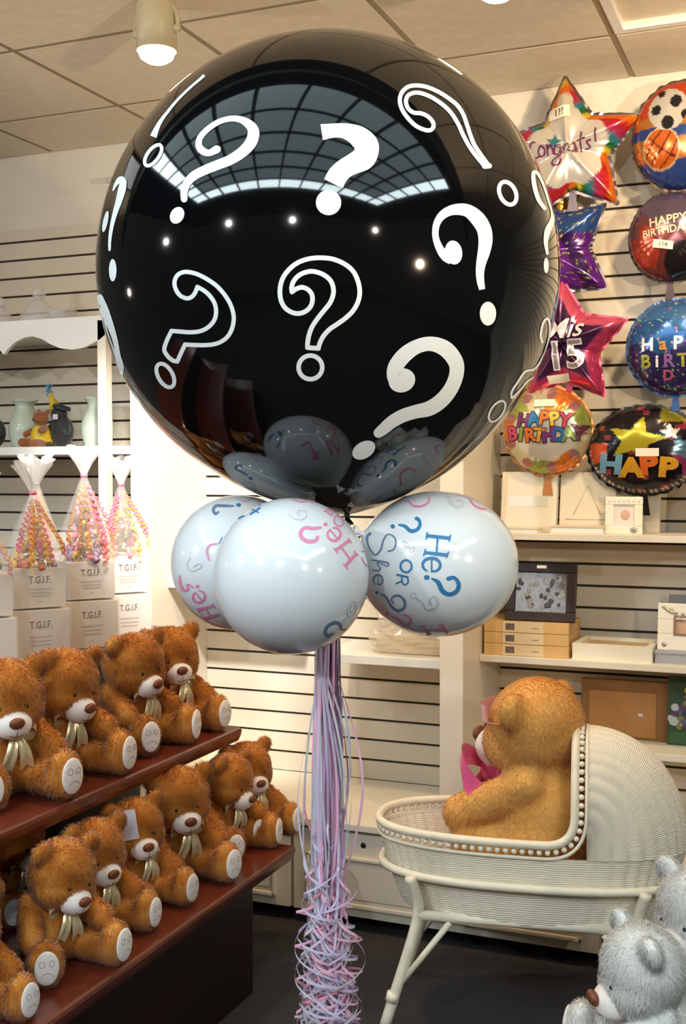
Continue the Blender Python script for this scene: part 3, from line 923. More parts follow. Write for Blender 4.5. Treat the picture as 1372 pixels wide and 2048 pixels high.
def make_bear(label, group, fur=BROWN, seed=1, head=(0, 12, 0), n=46000, flen=0.0098, fwid=0.0011, leg_out=16, arm=(0.075, 0.078, 0.085), arm2=None,
              bow_mat=None, bow_s=1.0, pads=True, name='teddy_bear', ear=1.0, muzzle=True, swirl=0.14, jit=0.4, ear_at=(0.064, 0.055), bow_x=0.062, comb=(0.25, 0.0, -1.0), nose_s=1.0, foot_far=0.125, torso_w=1.0, lay=0.75):
    root = empty(name, (0, 0, 0), 0, label, 'plush toy', group)
    H = Matrix.Translation((0.012, 0, 0.144)) @ Euler((radians(head[2]), radians(head[1]), radians(head[0]))).to_matrix().to_4x4() @ Matrix.Translation((0, 0, 0.055))
    HR = H.to_3x3()
    hp = lambda x, y, z: H @ Vector((x, y, z))
    balls = [((0, 0, 0.082), (0.060 * torso_w, 0.064 * torso_w, 0.082), None), ((0.004, 0, 0.055), (0.064 * torso_w, 0.070 * torso_w, 0.055), None),
             (hp(0, 0, 0.002), (0.066, 0.075, 0.068), HR), (hp(0.018, 0, -0.018), (0.058, 0.071, 0.049), HR)]
    for s in (-1, 1): balls.append((hp(-0.004, s * ear_at[0], ear_at[1]), (0.014 * ear, 0.024 * ear, 0.025 * ear), HR))
    caps = []
    pads_at = []
    for s in (-1, 1):
        a2 = arm if (s == 1 or arm2 is None) else arm2
        e = Vector((a2[0], s * a2[1], a2[2]))
        caps.append((Vector((0.0, s * 0.052, 0.132)), e, 0.025, 0.026))
        ang = radians(leg_out) * s
        d = Vector((cos(ang), sin(ang), 0))
        hip = Vector((0.02, s * 0.044, 0.036)); knee = hip + d * (foot_far - 0.02); knee.z = 0.036
        caps.append((hip, knee, 0.036, 0.032))
        balls.append((knee + d * 0.006 + Vector((0, 0, 0.012)), (0.026, 0.037, 0.047), Matrix.Rotation(ang, 3, 'Z')))
        pads_at.append((knee + d * 0.0315 + Vector((0, 0, 0.013)), ang))
    skin = union_mesh(balls, caps, 0.0055)
    mz = hp(0.064, 0, -0.030)
    def bare(P):
        b = np.zeros(len(P), bool)
        if muzzle: b |= np.linalg.norm((P - np.array(mz)) / 0.033, axis=1) < 1.0
        if pads:
            for c, a in pads_at: b |= np.linalg.norm((P - np.array(c)) / np.array([0.016, 0.027, 0.037]), axis=1) < 1.0
        return b
    me = fur_mesh(skin, n, flen, fwid, fur, seed, bare=bare, swirl=swirl, lay=lay, jitter=jit, comb=comb)
    bpy.data.meshes.remove(skin)
    me.materials.append(M_fur)
    body = link('body', me, root)
    if muzzle:
        m = MB(); m.ball(mz, (0.033, 0.037, 0.030), 24, 16, R=HR)
        mu = m.build('muzzle', M_pad, root); tag(mu, 'white muzzle')
        st = MB(); pts = [hp(0.0970, 0, -0.030), hp(0.0945, 0, -0.042)]
        st.tube(pts, 0.0009, 6)
        st.tube([hp(0.085, y, -0.044 + 0.30 * abs(y)) + HR @ Vector((0.0095 - 14 * y * y, 0, 0)) for y in np.linspace(-0.014, 0.014, 9)], 0.0009, 6)
        st.build('stitched_mouth', M_nose, mu)
    m = MB(); m.ball(hp(0.0950, 0, -0.014), (0.0085 * nose_s, 0.0155 * nose_s, 0.0115 * nose_s), 16, 10, R=HR); m.build('nose', M_nose, root)
    for s in (-1, 1):
        m = MB(); m.ball(hp(0.0650, s * 0.026, 0.004), 0.0046, 12, 8); m.build('eye', M_eye, root)
    if pads:
        for c, a in pads_at:
            T = Matrix.Translation(c) @ Matrix.Rotation(a, 4, 'Z')
            m = MB(); m.ball((0, 0, 0), (0.0065, 0.0255, 0.0355), 24, 14, T=T)
            pd = m.build('foot_pad', M_pad, root)
            st = MB()
            sx = lambda y, z: 0.0068 * sqrt(max(0.02, 1 - (y / 0.0255) ** 2 - (z / 0.0355) ** 2))
            for s in (-1, 1):
                st.tube([(sx(s * .010 + .0055 * cos(t), .011 + .0062 * sin(t)), s * .010 + .0055 * cos(t), .011 + .0062 * sin(t)) for t in np.linspace(0, 2 * pi, 15)[:-1]], 0.0006, 5, closed=True, T=T)
            st.tube([(sx(.012 * cos(t), -.018 + .010 * sin(t)), .012 * cos(t), -.018 + .010 * sin(t)) for t in np.linspace(0.15, pi - .15, 12)], 0.0006, 5, T=T)
            st.build('stitched_face', M_stitch, pd)
    if bow_mat is not None:
        bow(root, Vector((bow_x, 0.0, 0.132)), bow_s, Matrix.Identity(3), bow_mat)
    return root

def tag_on(root, pos, w, h, material, rz, name='price_tag', loop=True):
    m = MB()
    T = Matrix.Translation(pos) @ Matrix.Rotation(rz, 4, 'Z') @ Matrix.Rotation(radians(8), 4, 'X')
    m.box(-0.0004, 0.0004, -w / 2, w / 2, -h, 0, T=T)
    if loop: m.tube([T @ Vector((0, 0, 0)), T @ Vector((-0.01, 0.004, 0.012)), T @ Vector((-0.022, 0.006, 0.014))], 0.0006, 5)
    return m.build(name, material, root)

GB1 = 'brown teddy bears on the dark wood stand'
proto = [make_bear('', GB1, seed=3, head=(-6, 16, 3), bow_mat=M_gold, bow_s=1.15),
         make_bear('', GB1, seed=4, head=(8, 20, -4), leg_out=20, arm=(0.085, 0.070, 0.098), arm2=(0.070, 0.085, 0.080), bow_mat=M_gold, bow_s=1.1),
         make_bear('', GB1, seed=5, head=(-14, 10, 6), leg_out=13, arm=(0.066, 0.086, 0.075), bow_mat=M_gold, bow_s=1.0)]
used = set()
def place_bear(v, loc, deg, scale, label):
    o = proto[v] if v not in used else copy_tree(proto[v])
    used.add(v)
    o.location = loc; o.rotation_euler = (0, 0, radians(deg)); o.scale = (scale,) * 3
    o['label'] = label
    return o
ZU, ZD = 0.716, 0.381
# upper shelf
XU, XD = -1.865, -1.665
# (kind, picture point of the head, facing, size, label)
def seat(px, py, X, z):
    p = atX(px, py, X)
    return Vector((X, p.y, z))
up = [(0, 2, 1395, -30, 1.24, 'brown teddy bear with gold bow, nearest on the upper shelf, cut by the photo edge'),
      (1, 108, 1365, -22, 1.22, 'brown teddy bear on the upper shelf with pointed ear, second from the photo edge'),
      (0, 252, 1325, -10, 1.20, 'brown teddy bear third along the upper shelf, head turned aside, wide gold bow'),
      (2, 334, 1295, -24, 1.16, 'brown teddy bear at the far end of the upper shelf')]
for v, px, py, dg, s, lb in up:
    b = place_bear(v, seat(px, py, XU, ZU), dg, s, lb)
low = [(1, 104, 1765, -26, 1.06, 'brown teddy bear nearest the camera on the lower shelf, both foot pads showing'),
       (0, 176, 1695, -18, 1.02, 'brown teddy bear second from the near end of the lower shelf, right behind the nearest'),
       (2, 262, 1650, -20, 1.02, 'brown teddy bear on the lower shelf with a white price tag beside its eye'),
       (0, 350, 1605, -34, 1.14, 'brown teddy bear facing the camera most squarely, middle of the lower shelf'),
       (1, 436, 1565, -14, 1.06, 'brown teddy bear on the lower shelf, second from the far end'),
       (2, 486, 1540, -20, 1.05, 'brown teddy bear at the far end of the lower shelf above the cabinets')]
bl = []
for v, px, py, dg, s, lb in low:
    bl.append(place_bear(v, seat(px, py, XD + (0.03 if not bl else 0), ZD), dg, s, lb))
tag_on(bl[2], Vector((0.072, -0.070, 0.262)), 0.044, 0.075, M_tagw, radians(-40))
place_bear(0, Vector((-1.65, 1.905, ZD)), -24, 1.0, 'brown teddy bear of which only a foot shows at the photo edge, lower shelf')
place_bear(1, Vector((-1.93, 2.42, ZD)), -16, 0.95, 'brown teddy bear in the shade behind the nearest one on the lower shelf')

# ------------------------------------------------------------------ the dark wood stand under them
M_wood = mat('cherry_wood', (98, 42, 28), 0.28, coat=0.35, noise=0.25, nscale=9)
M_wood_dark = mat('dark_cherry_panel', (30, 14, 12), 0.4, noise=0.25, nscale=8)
stand = empty('display_stand', (-2.1, 2.0, 0), 0, 'dark cherry wood tiered stand carrying the rows of brown teddy bears', 'stand')
SO = Vector((-2.1, 2.0, 0))
def sbox(name, x0, x1, y0, y1, z0, z1, M, bev=0.006):
    m = MB(); m.box(x0 - SO.x, x1 - SO.x, y0 - SO.y, y1 - SO.y, z0, z1, bev=bev)
    return m.build(name, M, stand)
def sshelf(x0, x1, y0, y1, z, th):
    m = MB()
    xo, xi = x1 - SO.x, x0 - SO.x
    prof = [(xi, z - th), (xo - 0.030, z - th), (xo - 0.012, z - th + 0.006), (xo - 0.004, z - th * 0.55), (xo, z - 0.012), (xo - 0.002, z - 0.004), (xo - 0.008, z), (xi, z)]
    m.prism(prof, y0 - SO.y, y1 - SO.y)
    return m.build('shelf', M_wood, stand)
sshelf(-2.55, -1.452, 0.9, 3.15, ZD, 0.048)
sshelf(-2.55, -1.652, 0.9, 3.19, ZU, 0.048)
sshelf(-2.62, -2.02, 0.9, 3.55, 0.962, 0.045)
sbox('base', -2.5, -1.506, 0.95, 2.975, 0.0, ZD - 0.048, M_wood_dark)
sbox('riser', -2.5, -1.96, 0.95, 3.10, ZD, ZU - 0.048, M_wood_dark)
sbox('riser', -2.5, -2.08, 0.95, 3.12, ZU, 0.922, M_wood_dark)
# ------------------------------------------------------------------ wicker cradle (bassinet) with the big bear in it
CR_LOC, CR_ROT = Vector((-0.735, 3.135, 0)), radians(10)
def wicker(name, rgb, ku, kv):
    m = mat(name, rgb, 0.5, spec=0.3)
    nt = m.node_tree; b = nt.nodes['Principled BSDF']
    uv = nt.nodes.new('ShaderNodeUVMap'); sp = nt.nodes.new('ShaderNodeSeparateXYZ')
    nt.links.new(uv.outputs[0], sp.inputs[0])
    def M_(op, a, b_=None):
        n = nt.nodes.new('ShaderNodeMath'); n.operation = op
        for i, s in enumerate((a, b_)):
            if s is None: continue
            if isinstance(s, (int, float)): n.inputs[i].default_value = s
            else: nt.links.new(s, n.inputs[i])
        return n.outputs[0]
    su = M_('SINE', M_('MULTIPLY', sp.outputs[0], ku * pi))
    row = M_('FLOOR', M_('MULTIPLY', sp.outputs[1], kv))
    alt = M_('SUBTRACT', M_('MULTIPLY', M_('FLOORED_MODULO', row, 2.0), 2.0), 1.0)
    rd = M_('ABSOLUTE', M_('SINE', M_('MULTIPLY', sp.outputs[1], kv * pi)))
    h = M_('ADD', M_('MULTIPLY', M_('MULTIPLY', su, alt), 0.25), M_('MULTIPLY', rd, 0.55))
    bp = nt.nodes.new('ShaderNodeBump'); bp.inputs['Strength'].default_value = 0.8; bp.inputs['Distance'].default_value = 0.0022
    nt.links.new(h, bp.inputs['Height']); nt.links.new(bp.outputs[0], b.inputs['Normal'])
    return m
M_wick = wicker('white_wicker', (236, 226, 206), 1.0, 1.0)
M_cane = mat('white_cane', (230, 220, 198), 0.42, noise=0.05, nscale=30)
M_bead = mat('white_bead', (238, 230, 212), 0.4)
cr = empty('cradle', CR_LOC, CR_ROT, 'white wicker cradle with a hood on a cane stand, a golden bear sitting in it', 'cradle')
A_, B_ = 0.415, 0.200
ZR, ZH, ZB = 0.540, 0.425, 0.315      # rim, stand hoop, bottom
XP = 0.155                            # pivot of the hood
def oval(a, b, th, e=0.80):
    c, s = cos(th), sin(th)
    return (a * math.copysign(abs(c) ** e, c), b * math.copysign(abs(s) ** e, s))
def put_uv(o, uvs):
    me = o.data
    l = me.uv_layers.new(name='UVMap')
    for lp in me.loops: l.data[lp.index].uv = uvs[lp.vertex_index]
# body: stakes show as soft ridges
def body_skin(inset, name, zt):
    m = MB(); uvs = []
    NU, NV = 420, 14
    for j in range(NV + 1):
        t = j / NV
        z = ZB + (zt - ZB) * t
        k = (0.84 + 0.16 * t ** 0.8)
        a, b = A_ * k - inset, B_ * (0.86 + 0.14 * t ** 0.8) - inset
        for i in range(NU + 1):
            th = 2 * pi * i / NU
            x, y = oval(a, b, th)
            rid = 1 + 0.017 * (abs(cos(28 * th)) - 0.6)
            m.v.append(Vector((x * rid, y * rid, z)))
            uvs.append((112 * i / NU, z * 165))
    W = NU + 1
    for j in range(NV):
        for i in range(NU):
            m.f.append((j * W + i, j * W + i + 1, (j + 1) * W + i + 1, (j + 1) * W + i)); m.m.append(0); m.s.append(True)
    o = m.build(name, M_wick, cr, fix=False)
    put_uv(o, uvs)
    return o
body_skin(0.0, 'basket_side', ZR - 0.035)
body_skin(0.007, 'basket_lining', ZR - 0.035)
m = MB()
m.add([(*oval(A_ * 0.84, B_ * 0.86, 2 * pi * i / 64), ZB) for i in range(64)], [tuple(range(64))])
m.build('basket_floor', M_wick, cr)
one('mattress', mat('cradle_mattress', (228, 218, 200), 0.8), cr, lambda m: m.grid([[Vector((*oval((A_ * 0.86 - 0.012) * r, (B_ * 0.88 - 0.012) * r, 2 * pi * i / 48), ZB + 0.075 + 0.02 * (1 - r ** 6))) for i in range(48)] for r in (0.02, 0.4, 0.7, 0.88, 0.96, 1.0)], closed=True))
# hood: a quarter dome of rows that turn about the pivot
def hood_pt(al, th, off=0.0):
    """al 90 deg = front arch, 0 = along the rim at the head end; th 0..pi from the near side over the top."""
    a, b = A_ + off + 0.003, B_ + off + 0.003
    s = sin(th); cc = math.copysign(abs(cos(th)) ** 0.85, cos(th))
    ymax = b * (1 - (XP / a) ** 2.5) ** 0.4
    yb = -ymax * cc
    xb = a * (1 - min(1.0, abs(yb) / b) ** 2.5) ** 0.4
    x = XP + (xb - XP) * cos(al)
    y = yb * (1 - 0.10 * s * s * sin(al))
    z = ZR - 0.035 + (0.305 + off) * s ** 0.80 * sin(al) ** 0.9
    return Vector((x, y, z))
for nm, off in (('hood', 0.0), ('hood_lining', -0.007)):
    m = MB(); uvs = []
    NA, NT = 60, 220
    for i in range(NA + 1):
        al = radians(90) * i / NA
        for k in range(NT + 1):
            th = 0.02 + (pi - 0.04) * k / NT
            p = hood_pt(al, th, off)
            p += (p - Vector((XP, 0, ZR - .035))).normalized() * 0.0050 * (abs(cos(th * 21)) - 0.6)
            m.v.append(p); uvs.append((42 * th / pi * 2, al * 0.3 * 165))
    W = NT + 1
    for i in range(NA):
        for k in range(NT):
            m.f.append((i * W + k, i * W + k + 1, (i + 1) * W + k + 1, (i + 1) * W + k)); m.m.append(0); m.s.append(True)
    o = m.build(nm, M_wick, cr, fix=False); put_uv(o, uvs)
# the bead border: lower rail, beads, upper rail along rim and arch
def border(h):
    """Closed path of the opening; h 0 = inner edge (on the wicker), 1 = outer edge."""
    out = []
    zr = ZR - 0.035 + 0.035 * h
    for th in np.linspace(radians(62), radians(298), 60):
        x, y = oval(A_ + 0.002, B_ + 0.002, th)
        if x > XP - 0.07: continue
        out.append(Vector((x, y, zr)))
    # near side ends at y < 0: go up over the arch to the far side
    arch = []
    for th in np.linspace(0.30, pi - 0.30, 44):
        p = hood_pt(radians(90), th)
        arch.append(Vector((p.x - 0.030 * h + 0.0, p.y * (1 - 0.02 * h), p.z)))
    a0, a1 = arch[0], arch[-1]
    def corner(p, q):
        c = Vector((XP - 0.030 * h * 0.9, (p.y + q.y) / 2, zr))
        return [p * ((1 - t) ** 2) + c * (2 * t * (1 - t)) + q * (t * t) for t in [k / 9 for k in range(1, 9)]]
    return out + corner(out[-1], a0) + arch + corner(a1, out[0])
lo, hi = border(0.0), border(1.0)
m = MB(); m.tube(lo, 0.005, 8, closed=True); m.build('rim_rail', M_cane, cr)
m = MB(); m.tube(hi, 0.0115, 12, closed=True)
m.build('rim_roll', M_cane, cr)
mid = border(0.45)
dist = [0]
for a, b in zip(mid, mid[1:] + mid[:1]): dist.append(dist[-1] + (b - a).length)
bd = MB()
nb = int(dist[-1] / 0.0215)
for i in range(nb):
    s = dist[-1] * i / nb
    j = max(k for k in range(len(mid)) if dist[k] <= s)
    p = mid[j].lerp(mid[(j + 1) % len(mid)], (s - dist[j]) / max(1e-6, dist[j + 1] - dist[j]))
    bd.ball(p, 0.0075, 10, 8)
bd.build('bead_border', M_bead, cr)
# stand
def cane(name, pts, r, parent=cr):
    m = MB(); m.tube(catmull(pts, 5) if len(pts) > 2 else pts, r, 12); return m.build(name, M_cane, parent)
m = MB(); m.tube([(*oval(A_ * 0.955 + 0.012, B_ * 0.965 + 0.012, 2 * pi * i / 90), ZH) for i in range(90)], 0.0115, 12, closed=True); m.build('stand_hoop', M_cane, cr)
for sx in (-1, 1):
    for sy in (-1, 1):
        lg = cane('leg', [(sx * 0.305, sy * 0.178, ZH), (sx * 0.290, sy * 0.162, 0.37), (sx * 0.286, sy * 0.158, 0.325), (sx * 0.302, sy * 0.164, 0.25), (sx * 0.378, sy * 0.192, 0.0)], 0.0150)
        m = MB(); m.tube([Vector((sx * 0.352, sy * 0.1825, 0.098)) + Vector((sx * 0.0033, sy * 0.0012, -0.0115)) * k for k in (-1, 1)], 0.0172, 12); m.build('binding', M_cane, lg)
        cane('brace', [(sx * 0.345, sy * 0.180, 0.115), (sx * 0.20, sy * 0.163, 0.305)], 0.0085)
for sy in (-1, 1): cane('rail', [(-0.288, sy * 0.160, 0.318), (0.288, sy * 0.160, 0.318)], 0.0135)
for sx in (-1, 1): cane('rail', [(sx * 0.288, -0.160, 0.312), (sx * 0.288, 0.160, 0.312)], 0.0115)

# the golden bear, seated facing the foot end
M_pinksatin = mat('pink_satin', (232, 92, 150), 0.25, spec=0.8, sheen=0.3)
gb = make_bear('large golden plush bear with a pink bow sitting in the wicker cradle', None, fur=GOLDEN, seed=9, head=(0, 4, 0), n=70000, flen=0.0036, fwid=0.0008, leg_out=4,
               arm=(0.100, 0.066, 0.078), bow_mat=M_pinksatin, bow_s=2.1, pads=True, ear=1.1, swirl=0.02, jit=0.2, comb=(0.0, 0.6, -0.9), ear_at=(0.067, 0.032), bow_x=0.072, foot_far=0.085, torso_w=1.06)
gb.scale = (1.96,) * 3
gb.rotation_euler = (0, 0, radians(163))
ca, sa = cos(CR_ROT), sin(CR_ROT)
gb.location = CR_LOC + Vector((0.045 * ca, 0.045 * sa, 0.408))
# pink glasses on its brow
M_pinkclear = mat('pink_clear_plastic', (222, 150, 168), 0.1, alpha=0.75, spec=0.8)
m = MB()
hm = Matrix.Translation((0.012, 0, 0.144)) @ Euler((0, radians(4), 0)).to_matrix().to_4x4() @ Matrix.Translation((0, 0, 0.055))
m.grid([[hm @ Vector((0.067 * cos(a) + 0.008, 0.076 * sin(a), 0.016 + dz)) for a in np.linspace(-1.15, 1.15, 24)] for dz in (0.0, 0.012, 0.024)])
m.tube([hm @ Vector((0.066 * cos(a) + 0.008, 0.075 * sin(a), 0.016)) for a in np.linspace(-1.5, 1.5, 24)], 0.0012, 6)
sv = m.build('eyeshade', M_pinkclear, None)
sv.matrix_world = Matrix.LocRotScale(gb.location, gb.rotation_euler, gb.scale)
tag(sv, 'clear pink plastic eyeshade worn on the brow of the golden bear', 'eyeshade')

# ------------------------------------------------------------------ white plush bears near the camera
ws = make_bear('white fluffy plush bear beside the cradle, seen from behind its cheek', 'white plush bears by the cradle', fur=SNOW, seed=21, head=(20, 18, 0), n=80000, flen=0.0095, fwid=0.0010, bow_mat=None, pads=True, swirl=0.08, jit=0.45, comb=(0.0, 0.6, -0.9), nose_s=1.1, name='plush_bear')
ws.scale = (1.16,) * 3
w2 = copy_tree(ws)
p = atD(1322, 1925, 2.22)
ws.location = (p.x, p.y, p.z - 0.207 * 1.16); ws.rotation_euler = (0, 0, radians(190))
p = atD(1428, 1800, 2.36)
w2.location = (p.x, p.y, p.z - 0.207 * 1.16); w2.rotation_euler = (0, 0, radians(212))
w2['label'] = 'higher of the two white plush bears, at the photo edge beside the cradle hood'
zt = min(ws.location.z, w2.location.z)
st = empty('display_plinth', (ws.location.x, ws.location.y, 0), 0, 'low white plinth under the white plush bears', 'plinth')
one('plinth_top', M_white, st, lambda m: m.box(-0.10, 0.16, -0.10, 0.10, zt - 0.025, zt - 0.003, bev=0.003))
one('plinth_body', M_white, st, lambda m: m.box(-0.09, 0.15, -0.09, 0.09, 0.0, zt - 0.025))
st2 = empty('display_plinth', (w2.location.x, w2.location.y, 0), 0, 'taller white plinth under the white plush bear at the photo edge', 'plinth')
z2 = w2.location.z
one('plinth_top', M_white, st2, lambda m: m.box(-0.08, 0.14, -0.09, 0.09, z2 - 0.025, z2 - 0.003, bev=0.003))
one('plinth_body', M_white, st2, lambda m: m.box(-0.07, 0.13, -0.08, 0.08, 0.0, z2 - 0.025))
# ------------------------------------------------------------------ foil balloons on the right wall
M_foil = mat('printed_foil', (255, 255, 255), 0.20, metal=0.55, spec=0.7, attr='print_colour')
M_seam = mat('foil_seam', (120, 110, 116), 0.3, metal=0.8)
def rgb(c): return np.array(lin(c)[:3])
def foil(name, px, py, W, Hh, tilt, rad, paint, label, Y=3.86, depth=0.075, nt=150, nr=34, wr=1.0, tail=True, seam=None, scal=0):
    """Inflated printed foil: rad(angle) -> 0..1 outline, paint(u, v, r) -> colour; u right, v up in -1..1."""
    c = atY(px, py, Y)
    root = empty(name, c, 0, label, 'balloon', 'foil balloons on the slat wall')
    ct, st_ = cos(radians(tilt)), sin(radians(tilt))
    def shape(t):
        a = max(0.0, 1 - t ** 2.4)
        return a ** 0.55
    def surf(u, v):
        r = sqrt(u * u + v * v); th = atan2(v, u); R0 = rad(th)
        t = min(1.0, r / max(R0, 1e-6))
        wv = 0.0035 * wr * sin(th * 23 + 2 * sin(th * 7)) * t ** 5 + 0.002 * wr * sin(11 * u + 3) * sin(9 * v) * t
        y = -depth * shape(t) * (0.35 + 0.65 * R0) + wv
        U, Vv = u * W, v * Hh
        return Vector((U * ct - Vv * st_, y, U * st_ + Vv * ct))
    m = MB(); cols = []
    ts = [max(0.01, (i / nr) ** 0.85) for i in range(nr + 1)]
    for t in ts:
        for k in range(nt):
            th = 2 * pi * k / nt
            r = rad(th) * t
            u, v = r * cos(th), r * sin(th)
            m.v.append(surf(u, v)); cols.append(paint(u, v, t))
    for i in range(nr):
        for k in range(nt):
            l = (k + 1) % nt
            m.f.append((i * nt + k, i * nt + l, (i + 1) * nt + l, (i + 1) * nt + k)); m.m.append(0); m.s.append(True)
    m.f.append(list(range(nt - 1, -1, -1))); m.m.append(0); m.s.append(True)
    nb = len(m.v)
    for t in ts[::4] + [1.0]:
        for k in range(nt):
            th = 2 * pi * k / nt; r = rad(th) * t
            p = surf(r * cos(th), r * sin(th)); p.y = -p.y
            m.v.append(p); cols.append(np.array((0.6, 0.6, 0.62)))
    nk = len(ts[::4]) + 1
    for i in range(nk - 1):
        for k in range(nt):
            l = (k + 1) % nt
            m.f.append((nb + i * nt + k, nb + (i + 1) * nt + k, nb + (i + 1) * nt + l, nb + i * nt + l)); m.m.append(0); m.s.append(True)
    o = m.build('foil_body', M_foil, root, fix=False)
    at = o.data.color_attributes.new('print_colour', 'FLOAT_COLOR', 'POINT')
    ca = np.concatenate([np.array(cols), np.ones((len(cols), 1))], 1)
    at.data.foreach_set('color', ca.astype(np.float32).ravel())
    e = MB(); rows = []
    for k in range(nt):
        th = 2 * pi * k / nt
        R0 = rad(th)
        out = 0.045 * (1 + (0.35 * sin(th * scal) if scal else 0.12 * sin(th * 41)))
        rows.append([surf(R0 * cos(th), R0 * sin(th)) , surf(R0 * cos(th), R0 * sin(th)) + Vector((out * W * cos(th) * ct - out * Hh * sin(th) * st_, 0.001, out * W * cos(th) * st_ + out * Hh * sin(th) * ct))])
    rows.append(rows[0])
    e.grid(rows); e.build('seam_edge', seam or M_seam, root)
    if tail:
        b = MB(); T0 = surf(0, -rad(-pi / 2))
        b.grid([[T0 + Vector((x * (0.4 + 0.5 * t), 0.002, -0.07 * t)) for x in (-0.02, -0.007, 0.007, 0.02)] for t in np.linspace(0, 1, 5)])
        b.build('filling_neck', seam or M_seam, root)
    return root, (lambda u, v: surf(u, v) + Vector((0, -0.0035, 0)))
def star_r(rot, inner=0.50, soft=0.10):
    def f(th):
        a = (th - radians(rot)) % (2 * pi / 5)
        a = abs(a - pi / 5)          # pi/5 at a tip, 0 in a notch
        # straight line from tip (1) to notch (inner)
        x0, y0 = inner, 0.0
        x1, y1 = cos(pi / 5), sin(pi / 5)
        d = (x1 - x0) * sin(a) - (y1 - y0) * cos(a)
        r = (x1 * y0 * 0 + x0 * -(y1 - y0)) / d if abs(d) > 1e-6 else 1
        r = abs(r)
        return min(r, 0.97) if soft else r
    return f
round_r = lambda th: 1.0
def hashn(*a):
    return (sin(a[0] * 127.1 + a[1] * 311.7 + (a[2] if len(a) > 2 else 0) * 74.7) * 43758.5453) % 1.0
def in_star(u, v, cx, cy, r, rot=90, inner=0.42):
    du, dv = u - cx, v - cy
    d = sqrt(du * du + dv * dv)
    return d < r and d < r * star_r(rot, inner)(atan2(dv, du))
RAIN = [(206, 44, 50), (236, 120, 40), (232, 196, 60), (40, 116, 62), (52, 140, 158), (190, 52, 100)]
INK = {}
def inkm(n, c, metal=0.2):
    if n not in INK: INK[n] = mat('print_' + n, c, 0.3, metal=metal)
    return INK[n]

# 1 congrats star: white middle, rainbow points
def paint1(u, v, t):
    a = atan2(v, u); r = sqrt(u * u + v * v)
    if in_star(u, v, -0.17, 0.10, 0.12, 80): return rgb((56, 140, 160))
    if in_star(u, v, 0.11, -0.05, 0.05, 90): return rgb((180, 60, 70))
    if in_star(u, v, 0.02, -0.60, 0.15, 60): return rgb((36, 104, 50))
    edge = star_r(90, 0.52)(a)
    if r > 0.50 and abs(u) < 0.14 - 0.11 * (v - .3) and v > 0 and v < 0.72: return rgb((232, 222, 200))
    if r > edge * 0.84 - 0.22 * (r - .4) or r > 0.54:
        i = int((a * 5.1 + r * 7.0) % 6)
        return rgb(RAIN[i])
    return rgb((232, 226, 216))
f1, s1 = foil('foil_balloon', 1140, 302, 0.245, 0.245, 4, star_r(90, 0.52), paint1, 'white star foil balloon with rainbow points reading congrats', depth=0.06)
k = Ink(s1)
def cg(pts, w=0.020, closed=False):
    q = [((x - 560) / 505.0, (566 - y) / 505.0) for x, y in pts]
    k.stroke(q, w, 0, closed, n=4, cross=1)
cg([(350, 500), (322, 500), (302, 545), (318, 592), (362, 590)])
cg([(385, 530), (408, 550), (402, 585), (375, 590), (362, 560)], closed=True)
cg([(425, 592), (430, 530)]); cg([(428, 552), (452, 535), (462, 560), (466, 592)])
cg([(512, 545), (485, 548), (472, 580), (490, 600), (512, 580)]); cg([(514, 545), (518, 625), (500, 672), (462, 672), (455, 640), (500, 612), (540, 598)])
cg([(540, 600), (540, 552), (566, 545)]); cg([(612, 550), (580, 552), (570, 585), (592, 602), (614, 580)]); cg([(614, 548), (620, 602)])
cg([(660, 480), (652, 560), (652, 608)]); cg([(632, 540), (682, 530)]); cg([(718, 545), (692, 552), (702, 572), (712, 590), (680, 598)])
cg([(755, 472), (750, 555)])
k.build('printed_lettering', inkm('plum', (112, 48, 92)), f1)
def price(root, surf, u, v, w, h, txt, rot=0):
    k = Ink(surf)
    c, s = cos(radians(rot)), sin(radians(rot))
    rows = [[surf(u + a * c - b * s, v + a * s + b * c) + Vector((0, -0.001, 0)) for a in np.linspace(-w, w, 5)] for b in np.linspace(-h, h, 4)]
    m = MB(); m.grid(rows); st = m.build('price_sticker', mat('sticker', (232, 224, 206), 0.6), root)
    if txt:
        k.to = lambda x, y: surf(x, y) + Vector((0, -0.0025, 0))
        k.text(txt, u, v, h * 1.1, rot, 0)
        k.build('handwriting', inkm('pen', (90, 70, 60)), st)
price(f1, s1, -0.08, 0.48, 0.15, 0.08, '1??')

# 2 sports balloon
def paint2(u, v, t):
    if (u + 0.22) ** 2 + (v - 0.42) ** 2 < 0.40 ** 2:
        for (a, b, r) in ((-0.46, .42, .10), (-0.06, .55, .12), (-0.22, .16, .13), (.14, .28, .09), (-.36, .74, .08)):
            if (u - a) ** 2 + (v - b) ** 2 < r * r: return rgb((40, 38, 40))
        return rgb((214, 212, 204))
    d = sqrt((u + 0.35) ** 2 + (v + 0.30) ** 2)
    if d < 0.385:
        if d > 0.355: return rgb((226, 196, 150))
        x, y = u + 0.35, v + 0.30
        if abs(x * .8 - y * .6 + .3 * (x * x)) < 0.018 or abs(x * .6 + y * .8 - .5 * x * x) < .018 or abs(abs(x * .8 - y * .6) - .22 + .5 * (x * .6 + y * .8) ** 2) < .016: return rgb((110, 40, 24))
        return rgb((214, 104, 34))
    if (u - 0.62) ** 2 + (v + 0.38) ** 2 < 0.36 ** 2: return rgb((216, 160, 56))
    if v < -0.5 or abs(v + 0.0) < 0.10: return rgb((50, 74, 140))
    if v > 0.3: return rgb((206, 74, 34))
    return rgb((190, 120, 56))
f2, s2 = foil('foil_balloon', 1362, 272, 0.150, 0.170, 0, round_r, paint2, 'round foil balloon with a football and an orange basketball', scal=26, seam=mat('seam_brown', (92, 70, 54), 0.4, metal=0.5))

